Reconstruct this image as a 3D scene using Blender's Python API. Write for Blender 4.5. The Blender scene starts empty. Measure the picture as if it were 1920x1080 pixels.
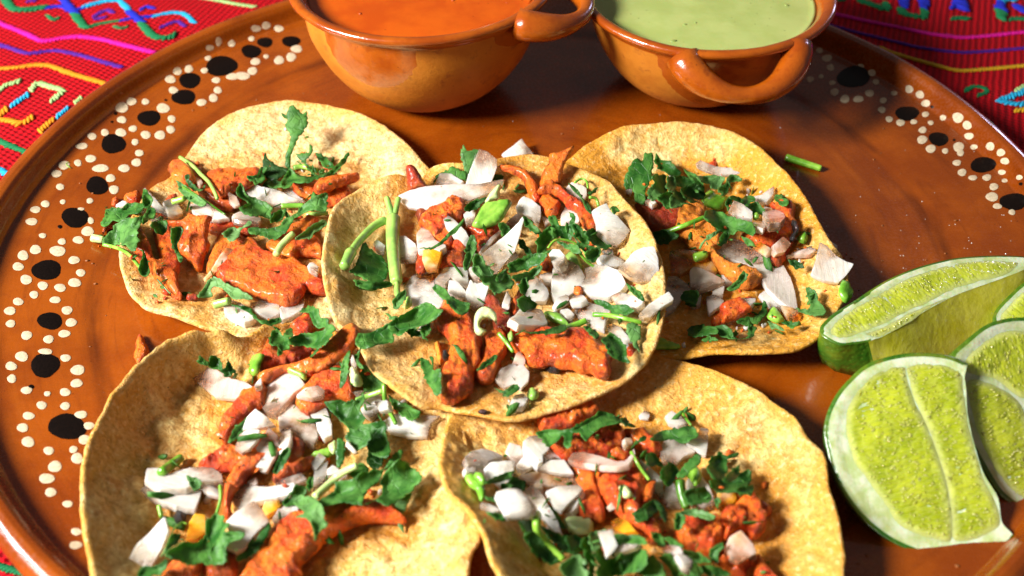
import bpy, math, random
import numpy as np
from mathutils import Vector
from mathutils.geometry import delaunay_2d_cdt

# ------------------------------------------------------------------ camera, world, lamps, exposure
# All lengths below are written in centimetres and scaled to metres when a mesh is made.
CM = 0.01
SC = bpy.context.scene
ELEV, DIST, FPX = math.radians(43.0), 42.0, 2000.0     # view elevation, distance (cm), focal length (px of a 1920 px wide frame)
CAM = np.array([0.0, -DIST * math.cos(ELEV), DIST * math.sin(ELEV)])
cd = bpy.data.cameras.new('camera'); cam = bpy.data.objects.new('camera', cd); SC.collection.objects.link(cam)
cam.location = CAM * CM
cam.rotation_euler = (math.pi / 2 - ELEV, 0, 0)
cd.sensor_width = 36.0; cd.lens = FPX / 1920 * 36.0
cd.clip_start = 0.01; cd.clip_end = 50.0
cd.dof.use_dof = True; cd.dof.focus_distance = 0.415; cd.dof.aperture_fstop = 10.0
SC.camera = cam

W = bpy.data.worlds.new('World'); SC.world = W; W.use_nodes = True
W.node_tree.nodes['Background'].inputs['Color'].default_value = (1.0, 0.96, 0.92, 1)
W.node_tree.nodes['Background'].inputs['Strength'].default_value = 0.10

def area(name, loc, target, size, power, color):
    l = bpy.data.lights.new(name, 'AREA'); l.shape = 'DISK'; l.size = size; l.energy = power; l.color = color
    o = bpy.data.objects.new(name, l); SC.collection.objects.link(o)
    o.location = loc
    o.rotation_euler = (Vector(target) - Vector(loc)).to_track_quat('-Z', 'Y').to_euler()
    return o
# studio key lamp from the left, a little in front; a small weak lamp further back on that side that glints on the near rim;
# a weak cool lamp behind on the right for the violet glints
area('key_lamp', (-0.73, -0.27, 0.585), (0, 0.03, 0), 0.26, 26.5, (1.0, 0.975, 0.945))
area('side_lamp', (-0.84, -0.07, 0.42), (-0.05, -0.02, 0), 0.17, 3.4, (0.92, 0.94, 1.0))
area('rim_lamp', (0.72, 0.80, 0.34), (0.1, 0.1, 0), 0.10, 0.6, (0.74, 0.68, 1.0))

SC.view_settings.view_transform = 'Standard'; SC.view_settings.look = 'None'
SC.view_settings.exposure = 0.0; SC.view_settings.gamma = 1.0
SC.cycles.use_denoising = True
SC.cycles.use_adaptive_sampling = True; SC.cycles.adaptive_threshold = 0.02
SC.cycles.max_bounces = 6; SC.cycles.transparent_max_bounces = 8
try: SC.cycles.denoiser = 'OPENIMAGEDENOISE'
except Exception: pass

# ------------------------------------------------------------------ helpers: numbers
rng = np.random.default_rng(7)
FW = -CAM / DIST; RT = np.array([1.0, 0, 0]); UP = np.cross(RT, FW)
def ray(px):
    px = np.atleast_2d(np.asarray(px, float))
    d = FW + np.outer((px[:, 0] - 960) / FPX, RT) - np.outer((px[:, 1] - 540) / FPX, UP)
    return d
def on_z(px, z):
    d = ray(px); t = (z - CAM[2]) / d[:, 2]
    return CAM + d * t[:, None]
def project(P):
    d = np.asarray(P, float) - CAM; z = d @ FW
    return np.stack([960 + FPX * (d @ RT) / z, 540 - FPX * (d @ UP) / z], -1)
def on_plane(px, p0, n):
    d = ray(px); t = ((p0 - CAM) @ n) / (d @ n)
    return CAM + d * t[:, None]

_P = np.random.default_rng(3).permutation(512); _P = np.concatenate([_P, _P, _P])
_G = np.random.default_rng(4).normal(size=(512, 3)); _G /= np.linalg.norm(_G, axis=1)[:, None]
def noise(p, s=1.0, seed=0):
    p = np.asarray(p, float) * s + seed * 17.31
    i = np.floor(p).astype(int); f = p - i; u = f * f * f * (f * (f * 6 - 15) + 10)
    i &= 255
    out = 0
    for dx in (0, 1):
        for dy in (0, 1):
            for dz in (0, 1):
                h = _P[_P[_P[i[:, 0] + dx] + i[:, 1] + dy] + i[:, 2] + dz] & 511
                g = _G[h]
                w = (u[:, 0] if dx else 1 - u[:, 0]) * (u[:, 1] if dy else 1 - u[:, 1]) * (u[:, 2] if dz else 1 - u[:, 2])
                out = out + w * (g[:, 0] * (f[:, 0] - dx) + g[:, 1] * (f[:, 1] - dy) + g[:, 2] * (f[:, 2] - dz))
    return out
def fbm(p, s=1.0, o=3, seed=0):
    a, v = 1.0, 0
    for k in range(o):
        v = v + a * noise(p, s * 2 ** k, seed + k); a *= 0.5
    return v
def worley(p, s=1.0, seed=0):                       # F1, F2 of a jittered 2D grid
    p = np.asarray(p, float)[:, :2] * s + seed * 5.7
    i = np.floor(p).astype(int)
    ds = []
    for dx in (-1, 0, 1):
        for dy in (-1, 0, 1):
            c = i + (dx, dy); a = c & 255
            h = _P[_P[a[:, 0]] + a[:, 1]]
            q = c + np.stack([(h * 0.137) % 1, (h * 0.713) % 1], -1)
            ds.append(np.hypot(*(p - q).T))
    ds = np.sort(np.stack(ds), 0)
    return ds[0], ds[1]
def smooth(x, a, b):
    t = np.clip((x - a) / (b - a), 0, 1); return t * t * (3 - 2 * t)

# ------------------------------------------------------------------ helpers: objects
COL = SC.collection
def mesh_obj(name, V, F, mat, parent=None, smooth_shade=True, origin=None, mats=None, fmat=None, sharp=None):
    V = np.asarray(V, float) * CM
    org = np.zeros(3)
    if parent is None:
        if origin is None:
            org = np.array([V[:, 0].mean(), V[:, 1].mean(), V[:, 2].min()])
        else: org = np.asarray(origin, float) * CM
    else:
        org = np.array(parent.get('_o', (0, 0, 0)))
    me = bpy.data.meshes.new(name)
    me.from_pydata((V - org).tolist(), [], [list(map(int, f)) for f in F])
    if mats:
        for m in mats: me.materials.append(M(m))
        if fmat is not None: me.polygons.foreach_set('material_index', np.asarray(fmat, np.int32))
    else: me.materials.append(M(mat))
    if smooth_shade: me.polygons.foreach_set('use_smooth', np.ones(len(me.polygons), bool))
    if sharp is not None: me.set_sharp_from_angle(angle=sharp)
    me.update()
    o = bpy.data.objects.new(name, me); COL.objects.link(o)
    o['_o'] = tuple(org.tolist())
    if parent is None: o.location = org
    else: o.parent = parent
    return o
def empty(name, loc):
    o = bpy.data.objects.new(name, None); COL.objects.link(o); o.empty_display_size = 0.01
    o.location = np.asarray(loc, float) * CM; o['_o'] = tuple((np.asarray(loc, float) * CM).tolist())
    return o
def tag(o, label=None, cat=None, group=None, kind=None):
    if label: o['label'] = label
    if cat: o['category'] = cat
    if group: o['group'] = group
    if kind: o['kind'] = kind
    return o
def rev(profile, seg, cx, cy, sx=1.0, sy=1.0, close=False):       # lathe, rows of (r, z)
    t = np.linspace(0, 2 * np.pi, seg, endpoint=False)
    V, F = [], []
    for r, z in profile:
        V.append(np.stack([cx + r * sx * np.cos(t), cy + r * sy * np.sin(t), 0 * t + z], -1))
    V = np.concatenate(V); n = len(profile)
    for k in range(n - 1 + (1 if close else 0)):
        a, b = k * seg, ((k + 1) % n) * seg
        for j in range(seg):
            j2 = (j + 1) % seg
            F.append((a + j, a + j2, b + j2, b + j))
    return V, F
def tube(path, rad, seg=10, ridge=0.0, cap=True):                  # path (n,3), rad (n,)
    path = np.asarray(path, float); n = len(path); rad = np.broadcast_to(rad, (n,)).astype(float)
    T = np.gradient(path, axis=0); T /= np.linalg.norm(T, axis=1)[:, None] + 1e-9
    ref = np.array([0, 0, 1.0]) if abs(T[0][2]) < 0.9 else np.array([1.0, 0, 0])
    V = []; th = np.linspace(0, 2 * np.pi, seg, endpoint=False)
    for i in range(n):
        a = np.cross(T[i], ref); a /= np.linalg.norm(a) + 1e-9; b = np.cross(a, T[i])
        rr = rad[i] * (1 + ridge * np.cos(th * 4))
        V.append(path[i] + np.outer(rr * np.cos(th), a) + np.outer(rr * np.sin(th), b))
    F = []
    for i in range(n - 1):
        for j in range(seg):
            j2 = (j + 1) % seg
            F.append((i * seg + j, i * seg + j2, (i + 1) * seg + j2, (i + 1) * seg + j))
    V = np.concatenate(V)
    if cap:
        m = len(V); V = np.concatenate([V, path[:1], path[-1:]])
        for j in range(seg):
            j2 = (j + 1) % seg
            F.append((m, j2, j)); F.append((m + 1, (n - 1) * seg + j, (n - 1) * seg + j2))
    return V, F
def join(parts):
    V, F, o = [], [], 0
    for v, f in parts:
        V.append(v); F += [tuple(i + o for i in q) for q in f]; o += len(v)
    return np.concatenate(V), F
def catmull(P, step, closed=True, alpha=0.5):
    P = np.asarray(P, float); n = len(P); out = []
    rngk = range(n if closed else n - 1)
    for i in rngk:
        if closed: p0, p1, p2, p3 = P[i - 1], P[i], P[(i + 1) % n], P[(i + 2) % n]
        else: p0, p1, p2, p3 = P[max(i - 1, 0)], P[i], P[i + 1], P[min(i + 2, n - 1)]
        m = max(1, int(round(np.linalg.norm((p2 - p1)[:2]) / step)))
        t = (np.arange(m) / m)[:, None]
        m1, m2 = alpha * (p2 - p0), alpha * (p3 - p1)
        out.append((2*t**3 - 3*t**2 + 1) * p1 + (t**3 - 2*t**2 + t) * m1 + (-2*t**3 + 3*t**2) * p2 + (t**3 - t**2) * m2)
    out = np.concatenate(out)
    if not closed: out = np.vstack([out, P[-1:]])
    return out
def inside(pts, poly):
    x, y = pts[:, 0], pts[:, 1]; c = np.zeros(len(pts), bool)
    a = poly; b = np.roll(poly, -1, 0)
    for (x1, y1), (x2, y2) in zip(a[:, :2], b[:, :2]):
        if y1 == y2: continue
        k = ((y1 > y) != (y2 > y)) & (x < (x2 - x1) * (y - y1) / (y2 - y1) + x1)
        c ^= k
    return c
def seg_dist(pts, A, B):
    d = B - A; L = (d ** 2).sum(1) + 1e-12
    best = np.full(len(pts), 1e9)
    for k in range(len(A)):
        t = np.clip(((pts - A[k]) @ d[k]) / L[k], 0, 1)
        best = np.minimum(best, np.sqrt(((pts - A[k] - t[:, None] * d[k]) ** 2).sum(1)))
    return best
def fill(poly, s, insets=(), jitter=0.25):
    """triangulate a pixel polygon with interior points; returns V2, F, boundary loop indices"""
    poly = np.asarray(poly, float)
    lo, hi = poly.min(0), poly.max(0)
    gx, gy = np.meshgrid(np.arange(lo[0], hi[0] + s, s), np.arange(lo[1], hi[1] + s, s * 0.87))
    gx = gx + (np.arange(gx.shape[0]) % 2)[:, None] * s * 0.5
    g = np.stack([gx.ravel(), gy.ravel()], -1); g = g + rng.uniform(-jitter, jitter, g.shape) * s
    g = g[inside(g, poly)]
    nb = len(poly); A, B = poly, np.roll(poly, -1, 0)
    if len(g): g = g[seg_dist(g, A, B) > s * (0.55 + (max(insets) / s if len(insets) else 0))]
    extra = []
    if len(insets):
        tn = np.roll(poly, -1, 0) - np.roll(poly, 1, 0); tn /= np.linalg.norm(tn, axis=1)[:, None] + 1e-9
        nn = np.stack([-tn[:, 1], tn[:, 0]], -1)
        ar = 0.5 * np.sum(poly[:, 0] * np.roll(poly[:, 1], -1) - np.roll(poly[:, 0], -1) * poly[:, 1])
        if ar < 0: nn = -nn
        for w in insets:
            q = poly + nn * w; q = q[inside(q, poly)]
            if len(q): q = q[seg_dist(q, A, B) > 0.75 * w]
            if len(q): extra.append(q)
    pts = np.concatenate([poly] + extra + ([g] if len(g) else []))
    vs, es, fs, ov, oe, of = delaunay_2d_cdt([Vector(p) for p in pts.tolist()], [], [list(range(nb))], 1, 1e-5)
    V2 = np.array([tuple(v) for v in vs]); F = [tuple(f) for f in fs]
    cnt = {}
    for f in F:
        for k in range(len(f)):
            e = (f[k], f[(k + 1) % len(f)]); cnt[e] = cnt.get(e, 0) + 1
    bnd = [e for e in cnt if (e[1], e[0]) not in cnt]
    return V2, F, bnd
# ------------------------------------------------------------------ materials (procedural, coordinates in cm)
_M = {}
def M(name):
    if name not in _M: _M[name] = MAT[name]()
    return _M[name]
class NT:
    def __init__(s, name):
        s.m = bpy.data.materials.new(name); s.m.use_nodes = True
        s.t = s.m.node_tree; s.n = s.t.nodes; s.p = s.n['Principled BSDF']; s.out = s.n['Material Output']
        s._co = None
    def new(s, kind, **kw):
        x = s.n.new(kind)
        for k, v in kw.items():
            if k in x.inputs.keys() if isinstance(k, str) else False: s.set(x.inputs[k], v)
            else: setattr(x, k, v)
        return x
    def set(s, sock, v):
        if hasattr(v, 'is_output') or isinstance(v, bpy.types.NodeSocket): s.t.links.new(v, sock)
        else:
            if isinstance(v, tuple) and len(v) == 3 and sock.type == 'RGBA': v = v + (1,)
            sock.default_value = v
    def co(s, rand=True, stretch=(1, 1, 1)):
        tc = s.n.new('ShaderNodeTexCoord'); mp = s.n.new('ShaderNodeMapping'); mp.vector_type = 'POINT'
        mp.inputs['Scale'].default_value = tuple(100 * k for k in stretch)
        s.t.links.new(tc.outputs['Object'], mp.inputs['Vector'])
        if rand:
            oi = s.n.new('ShaderNodeObjectInfo'); ml = s.n.new('ShaderNodeMath'); ml.operation = 'MULTIPLY'; ml.inputs[1].default_value = 91.0
            s.t.links.new(oi.outputs['Random'], ml.inputs[0])
            s.t.links.new(ml.outputs[0], mp.inputs['Location'])
        return mp.outputs['Vector']
    def noise(s, co, scale, detail=3, rough=0.55, dist=0.0):
        x = s.n.new('ShaderNodeTexNoise'); s.t.links.new(co, x.inputs['Vector'])
        x.inputs['Scale'].default_value = scale; x.inputs['Detail'].default_value = detail
        x.inputs['Roughness'].default_value = rough; x.inputs['Distortion'].default_value = dist
        return x.outputs['Fac']
    def voronoi(s, co, scale, feature='F1', out='Distance', rnd=1.0):
        x = s.n.new('ShaderNodeTexVoronoi'); x.feature = feature; s.t.links.new(co, x.inputs['Vector'])
        x.inputs['Scale'].default_value = scale; x.inputs['Randomness'].default_value = rnd
        return x.outputs[out]
    def ramp(s, f, a, b, lo=0.0, hi=1.0):
        x = s.n.new('ShaderNodeMapRange'); x.interpolation_type = 'SMOOTHSTEP'
        s.t.links.new(f, x.inputs['Value'])
        for k, v in (('From Min', a), ('From Max', b), ('To Min', lo), ('To Max', hi)): s.set(x.inputs[k], v)
        return x.outputs['Result']
    def mix(s, f, a, b, mode='MIX'):
        x = s.n.new('ShaderNodeMix'); x.data_type = 'RGBA'; x.blend_type = mode
        s.set(x.inputs['Factor'], f); s.set(x.inputs['A'] if False else x.inputs[6], a); s.set(x.inputs[7], b)
        return x.outputs[2]
    def math(s, op, a, b=0.0, clamp=False):
        x = s.n.new('ShaderNodeMath'); x.operation = op; x.use_clamp = clamp
        s.set(x.inputs[0], a); s.set(x.inputs[1], b); return x.outputs[0]
    def attr(s, name, kind='OBJECT'):
        x = s.n.new('ShaderNodeAttribute'); x.attribute_type = kind; x.attribute_name = name; return x.outputs['Fac']
    def rand(s):
        return s.n.new('ShaderNodeObjectInfo').outputs['Random']
    def bump(s, h, strength, dist, normal=None):
        x = s.n.new('ShaderNodeBump'); x.inputs['Strength'].default_value = strength; x.inputs['Distance'].default_value = dist * CM
        s.t.links.new(h, x.inputs['Height'])
        if normal is not None: s.t.links.new(normal, x.inputs['Normal'])
        return x.outputs['Normal']
    def fin(s, **kw):
        for k, v in kw.items():
            s.set(s.p.inputs[k.replace('_', ' ')], v)
        return s.m
    def translucent(s, color, fac, normal=None):
        t = s.n.new('ShaderNodeBsdfTranslucent'); s.set(t.inputs['Color'], color)
        if normal is not None: s.set(t.inputs['Normal'], normal)
        mx = s.n.new('ShaderNodeMixShader'); s.set(mx.inputs[0], fac)
        s.t.links.new(s.p.outputs[0], mx.inputs[1]); s.t.links.new(t.outputs[0], mx.inputs[2])
        s.t.links.new(mx.outputs[0], s.out.inputs['Surface'])

def m_tortilla():
    t = NT('corn_tortilla'); co = t.co()
    n1 = t.noise(co, 0.55, 4, 0.6); n2 = t.noise(co, 2.0, 5, 0.65, 0.3); n3 = t.noise(co, 5.2, 4, 0.7, 0.3); n4 = t.noise(co, 0.33, 3, 0.5); n5 = t.noise(co, 13, 3, 0.7)
    c = t.mix(t.ramp(n2, 0.36, 0.62), (0.66, 0.36, 0.055), (0.90, 0.65, 0.22))
    c = t.mix(t.ramp(n1, 0.50, 0.70, 0, 0.5), c, (0.62, 0.33, 0.11))
    pu = t.attr('puff', 'GEOMETRY')
    c = t.mix(t.ramp(pu, 0.45, 0.95, 0, 0.75), c, (0.92, 0.73, 0.31))
    c = t.mix(t.math('MULTIPLY', t.ramp(pu, 0.72, 0.98), t.ramp(t.noise(co, 0.8, 3), 0.5, 0.6)), c, (0.50, 0.22, 0.04))
    c = t.mix(t.ramp(pu, 0.35, 0.02, 0, 0.35), c, (0.62, 0.32, 0.06))
    c = t.mix(t.math('MULTIPLY', t.attr('pale'), t.ramp(n2, 0.3, 0.6, 0.55, 1.0)), c, (0.95, 0.82, 0.50))
    tone = t.attr('tone')
    c = t.mix(t.math('MULTIPLY', t.ramp(n4, 0.36, 0.54), tone, True), c, (0.80, 0.33, 0.018))
    er = t.math('MULTIPLY', t.attr('rim', 'GEOMETRY'), t.ramp(t.noise(co, 0.9, 4), 0.38, 0.62))
    c = t.mix(t.math('MULTIPLY', er, 0.75), c, (0.74, 0.36, 0.030))
    g = t.attr('grease', 'GEOMETRY')
    gs = t.ramp(t.math('ADD', g, t.math('MULTIPLY', t.math('SUBTRACT', n1, 0.5), 1.3)), 0.34, 0.74)
    c = t.mix(t.math('MULTIPLY', gs, 0.70), c, (0.70, 0.26, 0.012))
    c = t.mix(t.ramp(n3, 0.36, 0.52, 0.62, 0), c, (0.52, 0.235, 0.035))
    c = t.mix(t.ramp(n3, 0.53, 0.68, 0, 0.55), c, (0.93, 0.77, 0.40))
    c = t.mix(t.ramp(n5, 0.58, 0.75, 0, 0.5), c, (0.93, 0.76, 0.40))
    v = t.voronoi(co, 2.3); sp = t.math('MULTIPLY', t.ramp(v, 0.04, 0.07, 1, 0), t.ramp(t.noise(co, 1.1, 2), 0.52, 0.58))
    c = t.mix(sp, c, (0.05, 0.02, 0.01))
    c = t.mix(t.math('MULTIPLY', t.ramp(t.voronoi(co, 6.5), 0.05, 0.09, 0.8, 0), t.ramp(n1, 0.45, 0.55)), c, (0.24, 0.09, 0.02))
    h = t.math('ADD', t.math('MULTIPLY', n2, 0.8), t.math('MULTIPLY', n3, 0.7))
    nb = t.bump(h, 1.0, 0.16)
    nb = t.bump(n5, 0.8, 0.045, nb)
    return t.fin(Base_Color=c, Roughness=t.ramp(gs, 0.0, 1.0, 0.62, 0.30), Normal=nb, Specular_IOR_Level=0.4)
def m_meat():
    t = NT('roast_meat'); co = t.co()
    n1 = t.noise(co, 0.9, 4, 0.6); n2 = t.noise(co, 2.8, 5, 0.70, 0.4); n3 = t.noise(co, 7, 4, 0.72); n4 = t.noise(co, 18, 3, 0.7)
    tone = t.attr('tone')
    c = t.mix(t.ramp(n1, 0.38, 0.62), (0.76, 0.058, 0.003), (0.95, 0.185, 0.004))
    c = t.mix(t.ramp(n2, 0.52, 0.68, 0, 0.75), c, (0.97, 0.32, 0.010))
    c = t.mix(t.ramp(n2, 0.40, 0.26, 0, 0.8), c, (0.50, 0.028, 0.003))
    c = t.mix(t.ramp(n3, 0.42, 0.28, 0, 0.45), c, (0.48, 0.03, 0.004))
    c = t.mix(t.ramp(tone, 0.0, 1.0), c, (0.96, 0.36, 0.030))
    dark = t.math('MULTIPLY', tone, -1.0)
    c = t.mix(t.ramp(dark, 0.0, 1.0, 0, 0.9), c, (0.20, 0.010, 0.003))
    c = t.mix(t.ramp(dark, 1.05, 1.6), c, (0.012, 0.008, 0.008))
    c = t.mix(t.math('MULTIPLY', t.ramp(t.noise(co, 5, 3), 0.67, 0.72), 0.85), c, (0.06, 0.010, 0.005))
    ed = t.math('MULTIPLY', t.attr('rim', 'GEOMETRY'), t.ramp(t.noise(co, 1.6, 3), 0.50, 0.66))
    c = t.mix(t.math('MULTIPLY', ed, 0.85), c, (0.14, 0.012, 0.004))
    nb = t.bump(t.math('ADD', n2, t.math('MULTIPLY', n3, 0.8)), 1.0, 0.20)
    nb = t.bump(n4, 0.8, 0.04, nb)
    return t.fin(Base_Color=c, Roughness=t.ramp(n2, 0.35, 0.7, 0.34, 0.62), Normal=nb, Subsurface_Weight=0.1, Subsurface_Scale=0.002, Subsurface_Radius=(1.0, 0.25, 0.05), Coat_Weight=0.25, Coat_Roughness=0.18)
def m_onion():
    t = NT('white_onion'); co = t.co()
    rz = t.math('MULTIPLY', t.rand(), 6.28)
    tc = t.n.new('ShaderNodeTexCoord'); mp = t.n.new('ShaderNodeMapping'); mp.inputs['Scale'].default_value = (100, 100, 100)
    cr = t.n.new('ShaderNodeCombineXYZ'); t.t.links.new(rz, cr.inputs[2]); t.t.links.new(cr.outputs[0], mp.inputs['Rotation']); t.t.links.new(tc.outputs['Object'], mp.inputs['Vector'])
    mp2 = t.n.new('ShaderNodeMapping'); mp2.inputs['Scale'].default_value = (0.5, 5.0, 1.0); t.t.links.new(mp.outputs[0], mp2.inputs['Vector'])
    ln = t.noise(mp2.outputs[0], 1.6, 3, 0.6)
    n1 = t.noise(co, 1.3, 3, 0.5); n2 = t.noise(co, 6, 4, 0.65)
    st = t.attr('stain'); pk = t.attr('pink')
    al = t.ramp(t.math('ADD', t.attr('along', 'GEOMETRY'), t.math('MULTIPLY', t.math('SUBTRACT', n1, 0.5), 1.2)), 0.35, 0.85)
    clear = t.attr('clear')
    c = t.mix(t.ramp(n1, 0.35, 0.7), (0.66, 0.63, 0.55), (0.80, 0.785, 0.74))
    c = t.mix(t.ramp(ln, 0.50, 0.66, 0, 0.5), c, (0.74, 0.76, 0.62))
    c = t.mix(t.math('MULTIPLY', al, 0.65), c, (0.66, 0.56, 0.43))
    c = t.mix(t.math('MULTIPLY', pk, t.ramp(n1, 0.3, 0.7, 0.6, 1.3), True), c, (0.84, 0.50, 0.38))
    f = t.ramp(t.math('ADD', t.math('MULTIPLY', n1, 0.7), t.math('MULTIPLY', st, 0.55)), 0.50, 0.80)
    c = t.mix(t.math('MULTIPLY', f, t.ramp(st, 0.0, 0.25)), c, (0.92, 0.38, 0.015))
    c = t.mix(t.math('MULTIPLY', al, 0.16), c, (0.90, 0.40, 0.10))
    c = t.mix(t.math('MULTIPLY', t.ramp(t.voronoi(co, 3.2), 0.06, 0.10, 1, 0), t.ramp(t.noise(co, 1.7), 0.54, 0.58)), c, (0.75, 0.16, 0.02))
    nb = t.bump(t.math('ADD', t.math('MULTIPLY', ln, 1.3), t.math('MULTIPLY', n2, 0.5)), 0.45, 0.07)
    t.fin(Base_Color=c, Roughness=t.ramp(n2, 0.3, 0.7, 0.10, 0.30), Normal=nb, Subsurface_Weight=0.75, Subsurface_Scale=0.004, Subsurface_Radius=(1.0, 0.92, 0.8), Specular_IOR_Level=0.55,
          Transmission_Weight=t.math('ADD', t.math('MULTIPLY', clear, 0.7), t.math('MULTIPLY', al, 0.70), True), IOR=1.22, Coat_Weight=0.5, Coat_Roughness=0.06)
    return t.m
def m_leaf():
    t = NT('cilantro_leaf'); co = t.co()
    n1 = t.noise(co, 1.6, 3, 0.6); n2 = t.noise(co, 7, 3, 0.6)
    tone = t.math('ADD', t.attr('tone'), t.math('MULTIPLY', t.math('SUBTRACT', t.rand(), 0.45), 0.8))
    c = t.mix(t.ramp(n1, 0.35, 0.65), (0.030, 0.145, 0.020), (0.125, 0.345, 0.055))
    c = t.mix(t.ramp(tone, 0.1, 1.0, 0, 0.9), c, (0.27, 0.48, 0.17))
    c = t.mix(t.ramp(t.math('MULTIPLY', tone, -1.0), 0.1, 1.0, 0, 0.85), c, (0.006, 0.030, 0.006))
    ve = t.ramp(t.voronoi(co, 2.3, 'DISTANCE_TO_EDGE'), 0.0, 0.045, 1, 0)
    c = t.mix(t.math('MULTIPLY', ve, 0.5), c, (0.12, 0.30, 0.07))
    nb = t.bump(t.math('SUBTRACT', n2, t.math('MULTIPLY', ve, 0.9)), 0.55, 0.05)
    t.fin(Base_Color=c, Roughness=t.ramp(n1, 0.35, 0.65, 0.36, 0.58), Normal=nb, Specular_IOR_Level=0.4)
    t.translucent(t.mix(0.5, c, (0.24, 0.50, 0.05)), 0.42, nb)
    return t.m
def m_stem():
    t = NT('cilantro_stem'); co = t.co()
    n1 = t.noise(co, 1.4, 3, 0.6); tone = t.attr('tone')
    c = t.mix(t.ramp(n1, 0.35, 0.65), (0.12, 0.33, 0.020), (0.29, 0.53, 0.060))
    c = t.mix(t.ramp(tone, 0.0, 1.0), c, (0.66, 0.76, 0.36))
    c = t.mix(t.ramp(t.math('MULTIPLY', tone, -1.0), 0.0, 1.0), c, (0.035, 0.12, 0.010))
    n2 = t.noise(co, 8, 2)
    nb = t.bump(n2, 0.3, 0.03)
    return t.fin(Base_Color=c, Roughness=0.27, Normal=nb, Subsurface_Weight=0.3, Subsurface_Scale=0.002, Subsurface_Radius=(0.6, 1.0, 0.2))
def m_clay():
    t = NT('glazed_clay'); co = t.co(False)
    # brush streaks run round the plate: stretch the noise along the tangent by using (radius, angle)
    sx = t.n.new('ShaderNodeSeparateXYZ'); t.t.links.new(co, sx.inputs[0])
    r = t.math('SQRT', t.math('ADD', t.math('MULTIPLY', sx.outputs[0], sx.outputs[0]), t.math('MULTIPLY', sx.outputs[1], sx.outputs[1])))
    an = t.math('ARCTAN2', sx.outputs[1], sx.outputs[0])
    cx = t.n.new('ShaderNodeCombineXYZ'); t.t.links.new(r, cx.inputs[0]); t.t.links.new(t.math('MULTIPLY', an, 2.6), cx.inputs[1])
    st = t.noise(cx.outputs[0], 1.5, 6, 0.72, 0.9); st2 = t.noise(cx.outputs[0], 0.8, 3, 0.6)
    n1 = t.noise(co, 0.25, 4, 0.6); n2 = t.noise(co, 7, 4, 0.6)
    c = t.mix(t.ramp(n1, 0.35, 0.65), (0.19, 0.033, 0.0012), (0.29, 0.059, 0.002))
    c = t.mix(t.ramp(st, 0.50, 0.72, 0, 0.42), c, (0.10, 0.016, 0.001))
    c = t.mix(t.ramp(st2, 0.55, 0.72, 0, 0.45), c, (0.33, 0.076, 0.004))
    c = t.mix(t.math('MULTIPLY', t.ramp(t.voronoi(co, 3.1), 0.05, 0.09, 1, 0), t.ramp(t.noise(co, 0.9), 0.5, 0.6)), c, (0.07, 0.012, 0.003))
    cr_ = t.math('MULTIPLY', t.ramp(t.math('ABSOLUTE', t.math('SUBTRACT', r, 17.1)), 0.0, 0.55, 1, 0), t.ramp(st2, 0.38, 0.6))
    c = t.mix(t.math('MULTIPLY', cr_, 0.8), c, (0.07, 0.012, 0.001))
    c = t.mix(t.math('MULTIPLY', t.ramp(t.noise(co, 0.5, 6, 0.75), 0.6, 0.72), 0.35), c, (0.13, 0.022, 0.003))
    nb = t.bump(t.math('ADD', st, t.math('MULTIPLY', n2, 0.4)), 0.18, 0.06)
    return t.fin(Base_Color=c, Roughness=t.ramp(n2, 0.35, 0.65, 0.18, 0.34), Normal=nb, Specular_IOR_Level=0.5, Coat_Weight=0.55, Coat_Roughness=0.05)
def m_bowl():
    t = NT('glazed_clay_bowl'); co = t.co()
    n1 = t.noise(co, 0.7, 4, 0.6); n2 = t.noise(co, 6, 4, 0.6); g = t.attr('glaze', 'GEOMETRY')
    glz = t.mix(t.ramp(n1, 0.35, 0.65), (0.29, 0.048, 0.002), (0.42, 0.090, 0.004))
    raw = t.mix(t.ramp(n1, 0.3, 0.7), (0.44, 0.130, 0.006), (0.58, 0.205, 0.014))
    f = t.ramp(t.math('ADD', g, t.math('MULTIPLY', t.math('SUBTRACT', n2, 0.5), 0.25)), 0.46, 0.54)
    c = t.mix(f, raw, glz)
    c = t.mix(t.ramp(t.noise(co, 1.4, 5, 0.7), 0.52, 0.70, 0, 0.65), c, (0.22, 0.035, 0.003))
    c = t.mix(t.math('MULTIPLY', t.ramp(t.voronoi(co, 2.6), 0.05, 0.09, 1, 0), t.ramp(n1, 0.52, 0.6)), c, (0.10, 0.02, 0.004))
    nb = t.bump(t.math('ADD', n2, n1), 0.25, 0.06)
    return t.fin(Base_Color=c, Roughness=t.ramp(f, 0.0, 1.0, 0.5, 0.24), Normal=nb, Specular_IOR_Level=0.5, Coat_Weight=t.math('MULTIPLY', f, 0.8), Coat_Roughness=0.06)
def m_plain(name, col, rough=0.5, nscale=9, bump=0.3, bd=0.03, var=0.25, **kw):
    def f():
        t = NT(name); co = t.co(); n = t.noise(co, nscale, 4, 0.6)
        dk = tuple(k * (1 - var * 1.6) for k in col)
        c = t.mix(t.ramp(n, 0.35, 0.65), dk, col)
        return t.fin(Base_Color=c, Roughness=rough, Normal=t.bump(n, bump, bd), **kw)
    return f
def m_salsa(name, col, col2):
    def f():
        t = NT(name); co = t.co(); n = t.noise(co, 0.5, 4, 0.6); n2 = t.noise(co, 9, 3)
        c = t.mix(t.ramp(n, 0.35, 0.65), col, col2)
        c = t.mix(t.math('MULTIPLY', t.ramp(t.voronoi(co, 1.8), 0.05, 0.10, 0.7, 0), t.ramp(n, 0.42, 0.50)), c, tuple(k * 0.45 for k in col))
        return t.fin(Base_Color=c, Roughness=0.20, Normal=t.bump(t.math('ADD', t.math('MULTIPLY', n2, 0.15), t.noise(co, 0.9, 3, 0.5, 0.8)), 0.12, 0.10), Subsurface_Weight=0.2, Subsurface_Scale=0.003)
    return f
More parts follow.
